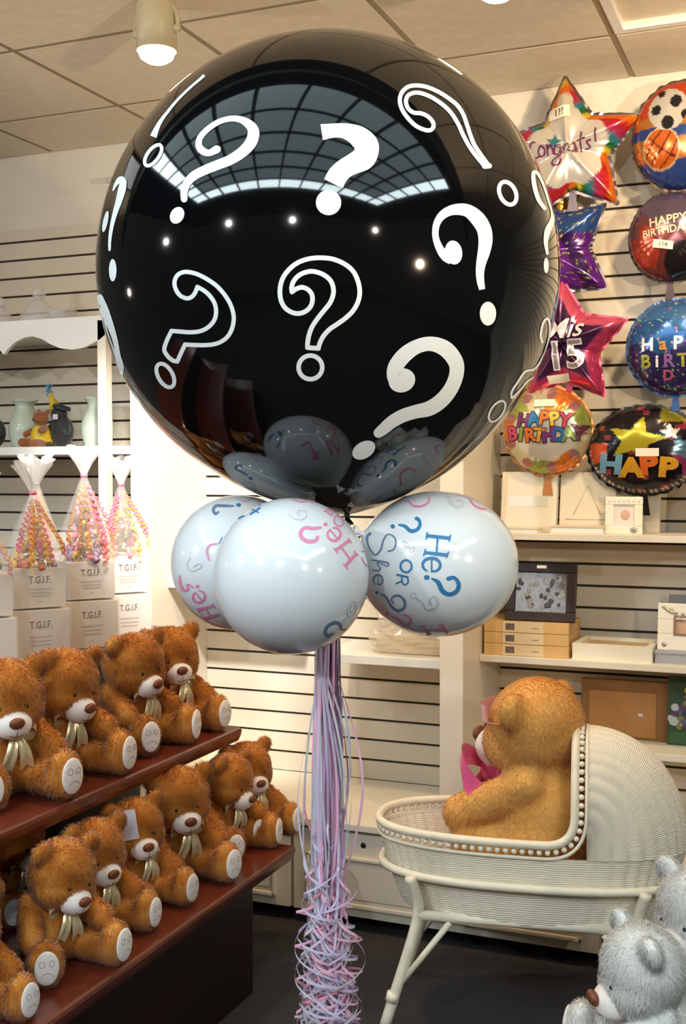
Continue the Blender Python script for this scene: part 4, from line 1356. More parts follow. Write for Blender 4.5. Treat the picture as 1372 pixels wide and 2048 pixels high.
# 3 dark happy birthday balloon
def paint3(u, v, t):
    n = sin(u * 5 + 2 * sin(v * 4)) * 0.15
    if (u - 0.35) ** 2 + (v + 0.62) ** 2 < 0.45 ** 2: return rgb((34, 26, 28))
    if v + n > 0.30: return rgb((96, 82, 104))
    if v + n > 0.05: return rgb((112, 66, 70))
    if u < -0.2 + n and v > -0.7: return rgb((166, 62, 40))
    return rgb((112, 52, 48))
f3, s3 = foil('foil_balloon', 1344, 474, 0.132, 0.142, -2, round_r, paint3, 'dark red and violet round foil balloon reading happy birthday', seam=mat('seam_dark', (70, 58, 62), 0.4, metal=0.5))
k = Ink(s3); k.text('HAPPY', -0.05, 0.28, 0.20, 8, 0, bold=0.02, sub=0.06); k.text('BIRTHDAY!', -0.05, 0.06, 0.16, 8, 0, bold=0.02, sub=0.06); k.build('printed_lettering', inkm('cream', (224, 190, 160)), f3)
price(f3, s3, -0.13, -0.25, 0.24, 0.09, '114', -8)

# 4 gold foil star behind, 5 blue and purple star
def paint4(u, v, t):
    return rgb((170, 40, 34)) if v > 0.35 or hashn(int(u * 14), int(v * 14)) > 0.72 else rgb((196, 148, 40)) if v > -0.2 else rgb((206, 196, 120))
foil('foil_balloon', 1085, 420, 0.155, 0.150, 10, star_r(90, 0.62), paint4, 'red and gold foil balloon peeking out below the congrats star', Y=3.93, depth=0.05)
def paint5(u, v, t):
    if hashn(int(u * 44 + 50), int(v * 44 + 50)) > 0.95: return rgb((190, 180, 90))
    if v > 0.22: return rgb((48, 84, 150))
    return rgb((104, 40, 142)) if sin(u * 13 + v * 6) > -0.3 else rgb((58, 26, 92))
foil('foil_balloon', 1098, 505, 0.235, 0.235, 0, star_r(110, 0.56), paint5, 'blue and purple star foil balloon half hidden by the giant black balloon', Y=3.88, depth=0.055)

# 6 pink star reading Mis 15
def paint6(u, v, t):
    e = star_r(84, 0.50)(atan2(v, u)); r = sqrt(u * u + v * v)
    if r < e * 0.70: return rgb((72, 34, 72)) if r < e * .66 else rgb((120, 60, 110))
    return rgb((222, 92, 120)) if v > 0.1 else rgb((196, 62, 104))
f6, s6 = foil('foil_balloon', 1128, 690, 0.220, 0.220, 8, star_r(84, 0.52), paint6, 'pink star foil balloon reading Mis 15', depth=0.06, seam=mat('seam_pink', (196, 80, 110), 0.35, metal=0.5))
k = Ink(lambda a, b: s6(a, b) + Vector((0, -0.004, 0))); k.text('Mis', 0.05, 0.20, 0.28, -4, 0, shear=0.35, bold=0.01, sub=0.05); k.build('printed_lettering', inkm('silver', (226, 220, 226), 0.3), f6)
k = Ink(lambda a, b: s6(a, b) + Vector((0, -0.004, 0))); k.text('15', 0.04, -0.20, 0.40, -4, 0, bold=0.035, sub=0.04); k.build('printed_number', inkm('silver', (226, 220, 226)), f6)
k = Ink(lambda a, b: s6(a, b) + Vector((0, -0.0058, 0))); k.text('15', 0.04, -0.20, 0.40, -4, 0, bold=-0.005, sub=0.04); k.build('printed_number_fill', inkm('silver_grey', (150, 138, 150), 0.4), f6)
price(f6, s6, -0.12, -0.50, 0.16, 0.06, '')

# 7 blue balloon
def paint7(u, v, t):
    h = hashn(int(u * 34 + 90), int(v * 34 + 90))
    if h > 0.955: return rgb([(120, 220, 170), (120, 170, 255), (230, 220, 90), (230, 110, 190)][int(hashn(int(u * 34), int(v * 34), 5) * 4) % 4])
    if v < -0.05 + 0.12 * sin(u * 6): return rgb((52, 46, 96))
    return rgb((46, 96, 158)) if v < 0.55 else rgb((70, 118, 176))
f7, s7 = foil('foil_balloon', 1352, 695, 0.152, 0.152, 0, round_r, paint7, 'sparkling blue round foil balloon with mixed letters reading happy birthday', depth=0.085, seam=mat('seam_blue', (60, 90, 140), 0.35, metal=0.5))
for ch, x, y, h, nm, c in (('H', -.52, .02, .26, 'white', (226, 222, 226)), ('a', -.20, .02, .24, 'amber', (190, 130, 60)), ('P', .10, .03, .26, 'white', 0), ('p', .38, .0, .24, 'amber', 0), ('Y', .66, .02, .26, 'white', 0),
                           ('B', -.56, -.33, .26, 'olive', (150, 150, 60)), ('i', -.32, -.33, .24, 'white', 0), ('R', -.08, -.33, .26, 'violet', (130, 90, 150)), ('T', .2, -.33, .26, 'olive', 0), ('D', -.10, -.62, .2, 'rose', (170, 80, 110)), ('h', .45, -.33, .24, 'white', 0)):
    k = Ink(s7); k.text(ch, x, y, h, 0, 0, bold=0.03, sub=0.06); k.build('printed_letter', inkm(nm, c) if c else INK[nm], f7)

# 8 orange and white balloon
def paint8(u, v, t):
    r = sqrt(u * u + v * v); a = atan2(v, u)
    if r < 0.70 + 0.03 * sin(9 * a) and not (v > 0.42): return rgb((226, 220, 206))
    i = int((a + pi) * 9 / (2 * pi) + 0.5 * r) % 3
    for q in range(9):
        b = 2 * pi * q / 9
        if (u - .84 * cos(b)) ** 2 + (v - .84 * sin(b)) ** 2 < .013: return rgb((176, 120, 122))
    return rgb([(226, 128, 50), (214, 208, 170), (158, 168, 84)][i])
f8, s8 = foil('foil_balloon', 1096, 862, 0.146, 0.146, 0, round_r, paint8, 'white round foil balloon with orange border reading happy birthday in coloured block letters', depth=0.07, seam=mat('seam_orange', (216, 150, 96), 0.4, metal=0.4), scal=20)
LC = [(120, 50, 110), (30, 120, 160), (214, 120, 40), (220, 180, 50), (176, 50, 70), (206, 70, 110), (130, 150, 60), (206, 110, 40), (196, 150, 50), (110, 50, 120), (40, 100, 160), (110, 140, 60), (90, 50, 60)]
BX = inkm('outline_dark', (70, 40, 60))
for q, ch in enumerate('HAPPYBIRTHDAY'):
    x, y = (-0.46 + 0.235 * q, 0.26 - 0.03 * (q - 2) ** 2 * .4) if q < 5 else (-0.74 + 0.215 * (q - 5), -0.12 - 0.012 * (q - 8.5) ** 2 * -0.3)
    k = Ink(lambda a, b: s8(a, b)); k.text(ch, x, y, 0.29, (7 if q % 2 else -8), 0, bold=0.085, sub=0.06); k.build('printed_letter_border', BX, f8)
    k = Ink(lambda a, b: s8(a, b) + Vector((0, -0.0014, 0))); k.text(ch, x, y, 0.29, (7 if q % 2 else -8), 0, bold=0.04, sub=0.06); k.build('printed_letter', inkm('block_%s' % 'abcdefghijklm'[q], LC[q]), f8)
price(f8, s8, 0.0, 0.62, 0.24, 0.08, '')

# 9 black oval balloon with stars
def paint9(u, v, t):
    if in_star(u, v, -0.10, 0.22, 0.55, 78, 0.44): return rgb((204, 186, 52))
    if in_star(u, v, 0.48, 0.38, 0.20, 95, 0.42): return rgb((226, 220, 206))
    if t > 0.90 and v < 0 and sin(atan2(v, u) * 60) > 0.2: return rgb((200, 190, 180))
    if u < -0.62 and -0.3 < v < 0.15: return rgb((200, 84, 50))
    if u > 0.55 and -.25 < v < 0.2: return rgb((96, 130, 150))
    if v > 0.62 and u > 0.3: return rgb((150, 140, 40))
    if hashn(int(u * 9 + 30), int(v * 9 + 30)) > 0.94: return rgb((150, 60, 70))
    return rgb((30, 24, 30))
f9, s9 = foil('foil_balloon', 1290, 900, 0.180, 0.142, 0, round_r, paint9, 'black oval foil balloon with a big yellow star and coloured HAPPY letters', depth=0.08, seam=mat('seam_black', (40, 34, 38), 0.3, metal=0.6), scal=30)
for q, (ch, x, y, nm, c) in enumerate((('H', -.55, -.34, 'sky', (110, 158, 186)), ('A', -.18, -.42, 'yellow', (206, 150, 40)), ('P', .12, -.36, 'orange', (208, 98, 40)), ('P', .44, -.42, 'yellow', 0), ('Y', .74, -.38, 'magenta', (120, 40, 80)))):
    k = Ink(s9); k.text(ch, x, y, 0.40, -6 + 5 * (q % 3), 0, bold=0.06, sub=0.06); k.build('printed_letter', inkm(nm, c) if c else INK[nm], f9)
price(f9, s9, 0.10, -0.06, 0.20, 0.09, '')
# ------------------------------------------------------------------ things on the right wall shelves
Z1, Z2, Z3 = 1.302, 0.893, 0.612
M_album = mat('cream_album', (232, 222, 200), 0.35)
M_page = mat('album_pages', (240, 236, 226), 0.7)
M_plast = mat('album_window', (212, 210, 196), 0.25)
def leaning(name, label, cat, x, y, z, w, h, d, lean, mat_main, extra=None, group=None, rz=0):
    t = empty(name, (x, y, z), radians(rz), label, cat, group)
    T = Matrix.Rotation(radians(-lean), 4, 'X')
    m = MB(); m.box(-w / 2, w / 2, 0, d, 0, h, T=T, bev=min(0.004, d / 4)); m.build('cover', mat_main, t)
    if extra: extra(t, T, w, h, d)
    return t
def ex_album(t, T, w, h, d):
    m = MB(); m.box(-w / 2 + 0.006, w / 2 + 0.002, 0.004, d - 0.004, 0.004, h - 0.004, T=T); m.build('pages', M_page, t)
    m = MB(); m.box(-w * .36, w * .36, -0.0012, 0.0, h * .42, h * .60, T=T); m.build('cover_window', M_plast, t)
leaning('photo_album', 'cream photo album with a clear cover window, under the orange foil balloon', 'album', -0.915, 3.845, Z1, 0.185, 0.205, 0.045, 8, M_album, ex_album)
def ex_bow(t, T, w, h, d):
    m = MB()
    for p, q in (((-.07, .045), (.07, .045)), ((-.045, .06), (.0, .16)), ((.045, .06), (.0, .16))):
        m.tube([T @ Vector((p[0], -0.001, p[1])), T @ Vector((q[0], -0.001, q[1]))], 0.0016, 6)
    m.build('embossed_drawing', mat('embossed_cream', (214, 202, 178), 0.4), t)
leaning('photo_album', 'blank cream album leaning between the other album and the small white frame', 'album', -0.720, 3.865, Z1, 0.185, 0.205, 0.03, 10, mat('pale_album', (226, 214, 190), 0.4), ex_bow)
def flat_book(label, x, y, z, w, d, h, rz, M):
    t = empty('flat_album', (x, y, z), radians(rz), label, 'album')
    one('cover', M, t, lambda m: (m.box(-w / 2, w / 2, -d / 2, d / 2, 0, 0.004), m.box(-w / 2, w / 2, -d / 2, d / 2, h - 0.004, h), m.box(-w / 2, -w / 2 + 0.004, -d / 2, d / 2, 0.004, h - 0.004)))
    one('pages', M_page, t, lambda m: m.box(-w / 2 + 0.004, w / 2 - 0.004, -d / 2 + 0.003, d / 2 - 0.003, 0.004, h - 0.004))
flat_book('thin cream book lying flat in front of the album with the window', -0.935, 3.805, Z1, 0.15, 0.07, 0.018, 0, M_album)
flat_book('cream book with pinkish pages lying flat in front of the blank album', -0.735, 3.815, Z1, 0.175, 0.085, 0.026, 0, mat('pinkish_album', (230, 208, 186), 0.4))
M_grey = mat('grey_board', (198, 190, 174), 0.6)
leaning('gift_box', 'upright grey box behind the small white baby frame', 'box', -0.560, 3.90, Z1, 0.140, 0.168, 0.04, 3, M_grey, lambda t, T, w, h, d: one('handle_slot', M_groove, t, lambda m: m.box(-0.02, 0.02, -0.001, 0.001, h - 0.045, h - 0.033, T=T)))
M_photo = mat('photo_print', (206, 190, 182), 0.4, noise=0.25, nscale=40)
def photo_frame(label, x, y, z, w, h, bw, Mf, Mp, lean, rz=0, d=0.016, extra=None, group=None):
    t = empty('framed_photo', (x, y, z), radians(rz), label, 'photo frame', group)
    T = Matrix.Rotation(radians(-lean), 4, 'X')
    def fr(m):
        m.box(-w / 2, w / 2, 0, d, 0, bw, T=T, bev=0.003); m.box(-w / 2, w / 2, 0, d, h - bw, h, T=T, bev=0.003)
        m.box(-w / 2, -w / 2 + bw, 0, d, bw, h - bw, T=T, bev=0.003); m.box(w / 2 - bw, w / 2, 0, d, bw, h - bw, T=T, bev=0.003)
        m.box(-w / 2 + 0.004, w / 2 - 0.004, d - 0.003, d, 0.004, h - 0.004, T=T)
    f = one('border', Mf, t, fr)
    one('picture', Mp, t, lambda m: m.box(-w / 2 + bw - 0.002, w / 2 - bw + 0.002, d - 0.008, d - 0.004, bw - 0.002, h - bw + 0.002, T=T))
    one('back_stand', M_groove, t, lambda m: m.tube([T @ Vector((0, d + 0.003, h * 0.6)), Vector((0, d + h * 0.36, 0.006))], 0.006, 8))
    if extra: extra(t, T, w, h, d)
    return t
M_wframe = mat('white_frame', (240, 234, 218), 0.35)
def baby(t, T, w, h, d):
    m = MB(); m.ball((0.004, d - 0.008, h * .52), (0.015, 0.002, 0.017), 14, 8, T=T); m.build('printed_baby_head', mat('photo_skin', (214, 170, 150), 0.5), t)
    m = MB()
    for i in range(7):
        x = -w / 2 + 0.012 + i * (w - 0.024) / 6
        m.ball((x, -0.001, h - 0.012), (0.004, 0.002, 0.007), 8, 6, T=T)
    m.build('ribbed_edge', M_wframe, t)
    m = MB(); m.ball((w * .28, -0.001, 0.014), (0.012, 0.003, 0.010), 12, 8, T=T); m.build('silver_badge', mat('pewter', (178, 172, 166), 0.3, metal=0.6), t)
photo_frame('small white square frame with a sleeping baby photo', -0.592, 3.815, Z1, 0.118, 0.122, 0.026, M_wframe, mat('baby_photo', (226, 220, 214), 0.4), 6, extra=baby)
leaning('photo_album', 'pale album edge at the right end of the shelf, cut by the photo edge', 'album', -0.335, 3.83, Z1, 0.10, 0.20, 0.03, 5, M_album)

# stack of three boxes and the dark photo frame on it
M_ply = mat('honey_wood', (214, 172, 112), 0.45, noise=0.08, nscale=14)
M_lab = mat('box_label', (226, 200, 156), 0.5)
M_pic = mat('label_picture', (112, 92, 84), 0.5, noise=0.4, nscale=120)
where = ('bottom', 'middle', 'top')
for i in range(3):
    t = empty('wooden_box', (-0.905, 3.782 + 0.001 * i, Z2 + 0.0385 * i + 0.0002), 0, 'honey coloured wooden box, %s of its stack of three under the dark photo frame' % where[i], 'box', 'stacked wooden boxes')
    one('body', M_ply, t, lambda m: m.box(-0.140, 0.145, 0, 0.20, 0, 0.0375, bev=0.002))
    one('label', M_lab, t, lambda m: m.box(-0.075, 0.062, -0.0008, 0.0, 0.001, 0.0365))
    one('label_photo', M_pic, t, lambda m: m.box(-0.066, -0.036, -0.0014, -0.0008, 0.008, 0.030))
    k = Ink(lambda x, y: Vector((x, -0.0012, y))); k.stroke([(0.022, 0.016), (0.046, 0.016)], 0.0035, 0, ends=False); k.build('label_print', M_stitch, t)
M_dwood = mat('dark_walnut', (40, 24, 17), 0.42, spec=0.35)
def people(t, T, w, h, d):
    R2 = random.Random(3); m = MB()
    for i in range(34):
        m.ball((R2.uniform(-w * .34, w * .34), d - 0.0085, R2.uniform(h * .25, h * .74)), (R2.uniform(.005, .010), 0.0008, R2.uniform(.006, .012)), 8, 6, mi=i % 2, T=T)
    m.build('printed_crowd', [mat('print_pale', (150, 150, 152), 0.5), mat('print_deep', (66, 66, 70), 0.5)], t)
    one('name_plate', mat('plate_gold', (180, 160, 120), 0.3, metal=0.6), t, lambda m: m.box(-0.016, 0.016, -0.002, 0.0, h - 0.018, h - 0.008, T=T))
    m = MB()
    for i in range(22): m.ball((-w / 2 + 0.012 + i * (w - 0.024) / 21, -0.001, 0.006), 0.0022, 6, 5, T=T); m.ball((-w / 2 + 0.012 + i * (w - 0.024) / 21, -0.001, 0.028), 0.0022, 6, 5, T=T)
    m.build('beading', mat('bead_copper', (150, 84, 50), 0.2, metal=0.5), t)
photo_frame('dark walnut picture frame with a grey crowd photo on the wooden boxes', -0.862, 3.80, Z2 + 0.1160, 0.235, 0.195, 0.032, M_dwood, mat('grey_photo', (104, 106, 108), 0.25, noise=0.4, nscale=40), 12, extra=people)
wb = empty('white_carton', (-0.622, 3.785, Z2), radians(-2), 'flat white carton with an open window top, between the wooden boxes and the cream frame', 'box')
M_cart = mat('white_carton', (234, 226, 206), 0.5)
one('tray', M_cart, wb, lambda m: (m.box(-0.128, 0.128, 0, 0.016, 0, 0.052), m.box(-0.128, 0.128, 0.184, 0.20, 0, 0.052), m.box(-0.128, -0.106, 0.016, 0.184, 0, 0.052), m.box(0.106, 0.128, 0.016, 0.184, 0, 0.052)))
one('inner_board', mat('kraft_board', (190, 164, 122), 0.7), wb, lambda m: m.box(-0.106, 0.106, 0.016, 0.184, 0.0, 0.040))
bb = empty('blue_grey_box', (-0.37, 3.80, Z2), 0, 'blue grey flat box under the cream frame at the photo edge', 'box')
M_bg = mat('blue_grey_board', (164, 166, 174), 0.6)
one('base', M_bg, bb, lambda m: m.box(-0.118, 0.12, 0, 0.16, 0, 0.030)); one('lid', M_bg, bb, lambda m: m.box(-0.120, 0.122, -0.002, 0.162, 0.0302, 0.040, bev=0.002))
def vine(t, T, w, h, d):
    R2 = random.Random(8); m = MB()
    for i in range(16):
        a = R2.uniform(0, 1); x = -w / 2 + 0.018 + 0.06 * a; z = h - 0.012 - 0.045 * a * R2.uniform(.3, 1)
        m.ball((x, -0.003, z), (0.006, 0.003, 0.004), 8, 6, T=T)
    m.tube([T @ Vector((-w / 2 + 0.012 + 0.065 * s, -0.002, h - 0.012 - 0.045 * s * s)) for s in np.linspace(0, 1, 9)], 0.0014, 6)
    m.build('metal_vine', mat('pale_pewter', (206, 192, 168), 0.25, metal=0.7), t)
    one('inner_rim', mat('copper_rim', (190, 150, 124), 0.2, metal=0.7), t, lambda m: (m.box(-w / 2 + 0.05, w / 2 - 0.05, -0.003, 0.004, 0.048, 0.054, T=T), m.box(-w / 2 + 0.05, w / 2 - 0.05, -0.003, 0.004, h - 0.044, h - 0.038, T=T), m.box(-w / 2 + 0.05, -w / 2 + 0.056, -0.003, 0.004, 0.054, h - 0.044, T=T)))
    m = MB(); m.ball((-w / 2 + 0.022, -0.001, 0.018), (0.008, 0.002, 0.008), 12, 8, T=T); m.build('silver_badge', MATS['pewter'], t)
photo_frame('cream picture frame with a metal vine on its corner and a warm family photo', -0.385, 3.825, Z2 + 0.0402, 0.20, 0.150, 0.052, M_wframe, mat('warm_photo', (206, 166, 136), 0.3, noise=0.25, nscale=40), 8, extra=vine)
leaning('grey_card', 'grey board standing behind the cream picture frame', 'board', -0.38, 3.955, Z2, 0.17, 0.205, 0.012, 2, mat('grey_card', (142, 140, 142), 0.7))
# lowest shelf
def cardb(t, T, w, h, d):
    one('inner_mat', mat('kraft_light', (176, 120, 58), 0.6), t, lambda m: m.box(-w * .40, w * .33, -0.0015, 0.0, 0.01, h * .80, T=T))
    one('paper_scrap', M_tagw, t, lambda m: m.box(w * .14, w * .19, -0.003, -0.0015, h * .40, h * .45, T=T))
leaning('cardboard_frame', 'brown cardboard picture frame standing behind the hood of the cradle', 'picture frame', -0.60, 3.93, Z3, 0.30, 0.195, 0.03, 6, mat('kraft_dark', (138, 92, 40), 0.6), cardb)
def kids(t, T, w, h, d):
    R2 = random.Random(4); m = MB()
    for i in range(26):
        m.ball((R2.uniform(-w * .38, w * .4), -0.001, R2.uniform(h * .25, h * .72)), (R2.uniform(.010, .022), 0.0012, R2.uniform(.008, .018)), 10, 6, mi=i % 4, T=T)
    m.ball((-0.005, -0.002, h * .80), (0.019, 0.002, 0.013), 14, 8, mi=4, T=T)
    m.build('printed_figures', [mat('print_white2', (190, 192, 190), .5), mat('print_plum2', (92, 60, 84), .5), mat('print_slate2', (84, 98, 120), .5), mat('print_moss2', (128, 128, 60), .5), mat('print_yellow2', (196, 186, 40), .5)], t)
    one('green_strip', mat('print_green2', (52, 92, 44), .5), t, lambda m: m.box(-w / 2 + .004, w / 2 - .004, -0.0012, 0, 0.006, h * .2, T=T))
leaning('picture_card', 'green and white illustrated card at the photo edge above the cradle hood', 'card', -0.385, 3.90, Z3, 0.15, 0.225, 0.012, 4, mat('dark_green_card', (46, 72, 48), 0.5), kids)

# ------------------------------------------------------------------ white hutch on the left wall
hu = empty('hutch', (-2.9, 3.6, 0.36), 0, 'white wall hutch with a scalloped valance and an open shelf', 'shelf unit')
HO = Vector((-2.9, 3.6, 0.36))
def hbox(name, x0, x1, y0, y1, z0, z1, M=M_white):
    m = MB(); m.box(x0 - HO.x, x1 - HO.x, y0 - HO.y, y1 - HO.y, z0 - HO.z, z1 - HO.z, bev=0.002); return m.build(name, M, hu)
half = [(7, 709), (14, 699.5), (29, 685), (48, 675), (65, 672.6), (84, 678), (101, 688.7), (120, 696.6), (144, 699), (168, 694.7), (188, 685), (200, 678), (212, 668), (228, 655)]
right = [atY(x, y, 3.6) for x, y in half]
xm = right[0].x
bot = [(p.x, p.z) for p in right]
left = [(2 * xm - x, z) for x, z in bot[1:]]
poly = left[::-1] + bot
ztop = 2.075
poly = [(p[0] - HO.x, p[1] - HO.z) for p in poly] + [(poly[-1][0] - HO.x, ztop - HO.z), (poly[0][0] - HO.x, ztop - HO.z)]
m = MB()
n = len(poly) - 2
for i in range(n - 1):
    a, b = poly[i], poly[i + 1]
    m.prism([a, b, (b[0], ztop - HO.z), (a[0], ztop - HO.z)], 0.0, 0.018)
m.build('valance', M_white, hu)
hbox('top_board', -3.45, -2.405, 3.618, YW, 2.035, 2.055)
hbox('post', -2.448, -2.412, 3.6, 3.64, 0.36, 2.06, M_cream)
hbox('post', -3.44, -3.40, 3.6, 3.64, 0.36, 2.06, M_cream)
hbox('shelf_board', -3.44, -2.324, 3.65, YW, 1.572, 1.603)
# glass lids on top, green vases and small plush toys on the shelf
M_glass = mat('clear_glass', (226, 226, 226), 0.06, alpha=0.45, spec=0.9)
def dome(x, y, s, label):
    t = empty('glass_dome', (x, y, 2.055), 0, label, 'glass cover', 'glass covers on the white hutch')
    m = MB(); m.lathe([(0.085 * s, 0.0), (0.086 * s, 0.02 * s), (0.075 * s, 0.05 * s), (0.055 * s, 0.078 * s), (0.036 * s, 0.098 * s), (0.026 * s, 0.112 * s), (0.018 * s, 0.12 * s), (0.0, 0.122 * s)], 36); m.build('lid', M_glass, t)
    m = MB(); m.ball((0, 0, 0.142 * s), (0.027 * s, 0.027 * s, 0.026 * s), 20, 14); m.build('knob', M_glass, t)
p = atY(78, 600, 3.72)
dome(p.x, 3.72, 0.98, 'clear glass domed cover with a ball knob on the hutch, wholly in view')
p = atY(0, 612, 3.72)
dome(p.x, 3.72, 0.80, 'clear glass domed cover on the hutch, cut off by the photo edge')
gs = empty('glass_bowl', (atY(122, 615, 3.75).x, 3.75, 2.055), 0, 'low clear glass bowl on the hutch next to the domed cover', 'bowl')
m = MB(); m.lathe([(0.02, 0.0), (0.024, 0.006), (0.045, 0.02), (0.058, 0.05), (0.062, 0.07), (0.056, 0.068), (0.04, 0.024), (0.0, 0.012)], 28); m.build('bowl', M_glass, gs)
m = MB(); m.ball((-0.02, 0, 0.07), (0.03, 0.02, 0.012), 14, 8); m.build('glass_stones', M_glass, gs)
M_mint = mat('mint_glaze', (204, 216, 198), 0.25, coat=0.3, noise=0.05, nscale=9)
ZS = 1.603
def vase(x, y, label):
    t = empty('mint_vase', (x, y, ZS), 0, label, 'vase', 'mint vases on the hutch shelf')
    m = MB(); pr = [(0.034, 0.0), (0.050, 0.012), (0.063, 0.05), (0.064, 0.085), (0.054, 0.12), (0.042, 0.145), (0.036, 0.165), (0.040, 0.178), (0.052, 0.19)]
    pr = [(a[0], a[1]) for a in catmull(pr, 4)]
    m.lathe(pr + [(pr[-1][0] - 0.003, pr[-1][1] - 0.001)] + [(r - 0.004, z) for r, z in pr[::-1] if z > 0.01], 36)
    m.build('body', M_mint, t)
    m = MB(); m.tube([(0.052 * cos(a), 0.052 * sin(a), 0.19 + 0.004 * sin(3 * a)) for a in np.linspace(0, 2 * pi, 36, endpoint=False)], 0.0026, 8, closed=True); m.build('rim', M_mint, t)
p = atY(50, 848, 3.86); vase(p.x, 3.86, 'pale mint vase behind the small plush bear in a party hat')
p = atY(195, 845, 3.86); vase(p.x, 3.86, 'pale mint vase behind the hutch post')
M_yel = mat('yellow_outfit', (222, 186, 48), 0.5, noise=0.2, nscale=60)
M_blk = mat('black_plush', (22, 22, 26), 0.7, sheen=0.3)
M_bplush = mat('brown_plush_small', (142, 82, 40), 0.8, sheen=0.4, bump=0.3, bscale=300)
M_blue = mat('blue_feather', (110, 164, 204), 0.6)
def small_bear(x, y, label):
    t = empty('party_bear', (x, y, ZS), radians(-8), label, 'plush toy')
    b = union_mesh([((0, 0, 0.045), (0.034, 0.03, 0.045), None), ((0.012, -0.012, 0.112), (0.031, 0.030, 0.029), None), ((-0.012, 0.004, 0.138), (0.011, 0.008, 0.011), None), ((0.036, 0.004, 0.138), (0.011, 0.008, 0.011), None), ((0.012, -0.038, 0.104), (0.014, 0.012, 0.011), None)],
                   [(Vector((-.022, -.01, .07)), Vector((-.040, -.04, .05)), .012, .012), (Vector((.03, -.01, .072)), Vector((.046, -.045, .064)), .013, .014), (Vector((-.018, -.02, .016)), Vector((-.036, -.062, .018)), .018, .018), (Vector((.024, -.02, .014)), Vector((.040, -.075, .012)), .018, .019)], 0.004)
    b.materials.clear(); b.materials.append(M_bplush); link('body', b, t)
    m = MB(); m.lathe([(0.040, 0.022), (0.042, 0.03), (0.038, 0.055), (0.030, 0.078), (0.020, 0.086)], 24); m.tube([(0.043 * cos(a), 0.040 * sin(a), 0.026 + .003 * sin(8 * a)) for a in np.linspace(0, 2 * pi, 40, endpoint=False)], 0.005, 8, closed=True); m.build('yellow_outfit', M_yel, t)
    m = MB(); m.ball((0.012, -0.05, 0.107), (0.005, .004, .004), 10, 6); m.build('nose', M_blk, t)
    return t
p = atY(78, 850, 3.74); small_bear(p.x, 3.75, 'small brown plush bear in a yellow outfit sitting on the hutch shelf')
def black_toy(px, label, hat=True, x=None):
    x = atY(px, 840, 3.80).x
    t = empty('black_plush', (x, 3.80, ZS), radians(-4), label, 'plush toy')
    b = union_mesh([((0, 0, 0.062), (0.050, 0.042, 0.062), None), ((-0.006, -0.01, 0.128), (0.034, 0.03, 0.03), None)], [(Vector((-.03, -.01, .09)), Vector((-.048, -.035, .06)), .014, .013), (Vector((.03, -.01, .09)), Vector((.05, -.03, .06)), .014, .013)], 0.005)
    b.materials.clear(); b.materials.append(M_blk); link('body', b, t)
    if hat:
        m = MB(); m.lathe([(0.024, 0.0), (0.013, 0.04), (0.0015, 0.078)], 20, T=Matrix.Translation((-0.026, -0.006, 0.150)) @ Matrix.Rotation(radians(-24), 4, 'Y')); m.build('yellow_party_hat', M_yel, t)
        m = MB()
        for i in range(26):
            a = i * 2.4; m.tube([(-0.058, -0.006, 0.225), (-0.058 + 0.02 * cos(a) * sin(i * 1.3), -0.006 + 0.015 * sin(a), 0.225 + 0.026 * cos(i * 1.3))], [0.003, 0.001], 5)
        m.build('blue_pompom', M_blue, t)
        m = MB(); m.lathe([(0.036, 0.0), (0.034, 0.012), (0.0, 0.016)], 20, T=Matrix.Translation((0.004, -0.008, 0.150)) @ Matrix.Rotation(radians(16), 4, 'Y')); m.build('dark_cap', mat('navy_cap', (24, 44, 60), 0.5), t)
    m = MB(); m.box(-0.012, 0.012, -0.0405, -0.039, 0.108, 0.128); m.build('price_tag', M_tagw, t)
    return t
black_toy(124, 'black round plush toy with a yellow party hat and blue pompom on the hutch shelf')
black_toy(-12, 'black and brown plush toy on the hutch shelf, mostly cut off by the photo edge', False)

# ------------------------------------------------------------------ wrapped goody boxes stacked on the stand's top tier
M_goody = mat('goody_box_white', (226, 218, 208), 0.5)
M_print_brown = mat('print_brown', (82, 44, 48), 0.6)
M_print_grey = mat('print_grey', (186, 178, 172), 0.6)
M_cello = mat('cellophane', (236, 232, 226), 0.08, alpha=0.2, spec=1.0)
M_cello_top = mat('cellophane_gathered', (236, 234, 232), 0.15, alpha=0.42, spec=1.0)
SW = [mat('sweet_pink', (230, 120, 146), 0.35), mat('sweet_yellow', (232, 188, 70), 0.35), mat('sweet_orange', (226, 140, 80), 0.35), mat('sweet_brown', (96, 60, 48), 0.35), mat('sweet_green', (170, 186, 100), 0.35), mat('sweet_lilac', (170, 140, 180), 0.35), mat('sweet_silver', (190, 188, 190), 0.2, metal=0.6)]
def box_text(t, w, d, h):
    k = Ink(lambda x, y: Vector((d / 2 + 0.0008, x, y)))
    k.text('T.G.I.F.', 0.0, h * .70, 0.020, 0, 0, bold=0.012, sx=0.78)
    k.build('printed_lettering', M_print_brown, t)
    k = Ink(lambda x, y: Vector((d / 2 + 0.0007, x, y)))
    for i, (q, l) in enumerate(((.47, .034), (.38, .030), (.30, .028), (.16, .004))): k.stroke([(-l, h * q), (l, h * q)], 0.0045, 0, ends=False)
    k.build('printed_small_lines', M_print_grey, t)
def film_box(t, w, d, h, o=0.004):
    m = MB(); m.box(-d / 2 - o, d / 2 + o, -w / 2 - o, w / 2 + o, 0.0, h + o); return m.build('cellophane_wrap', M_cello, t)
ROT = -36
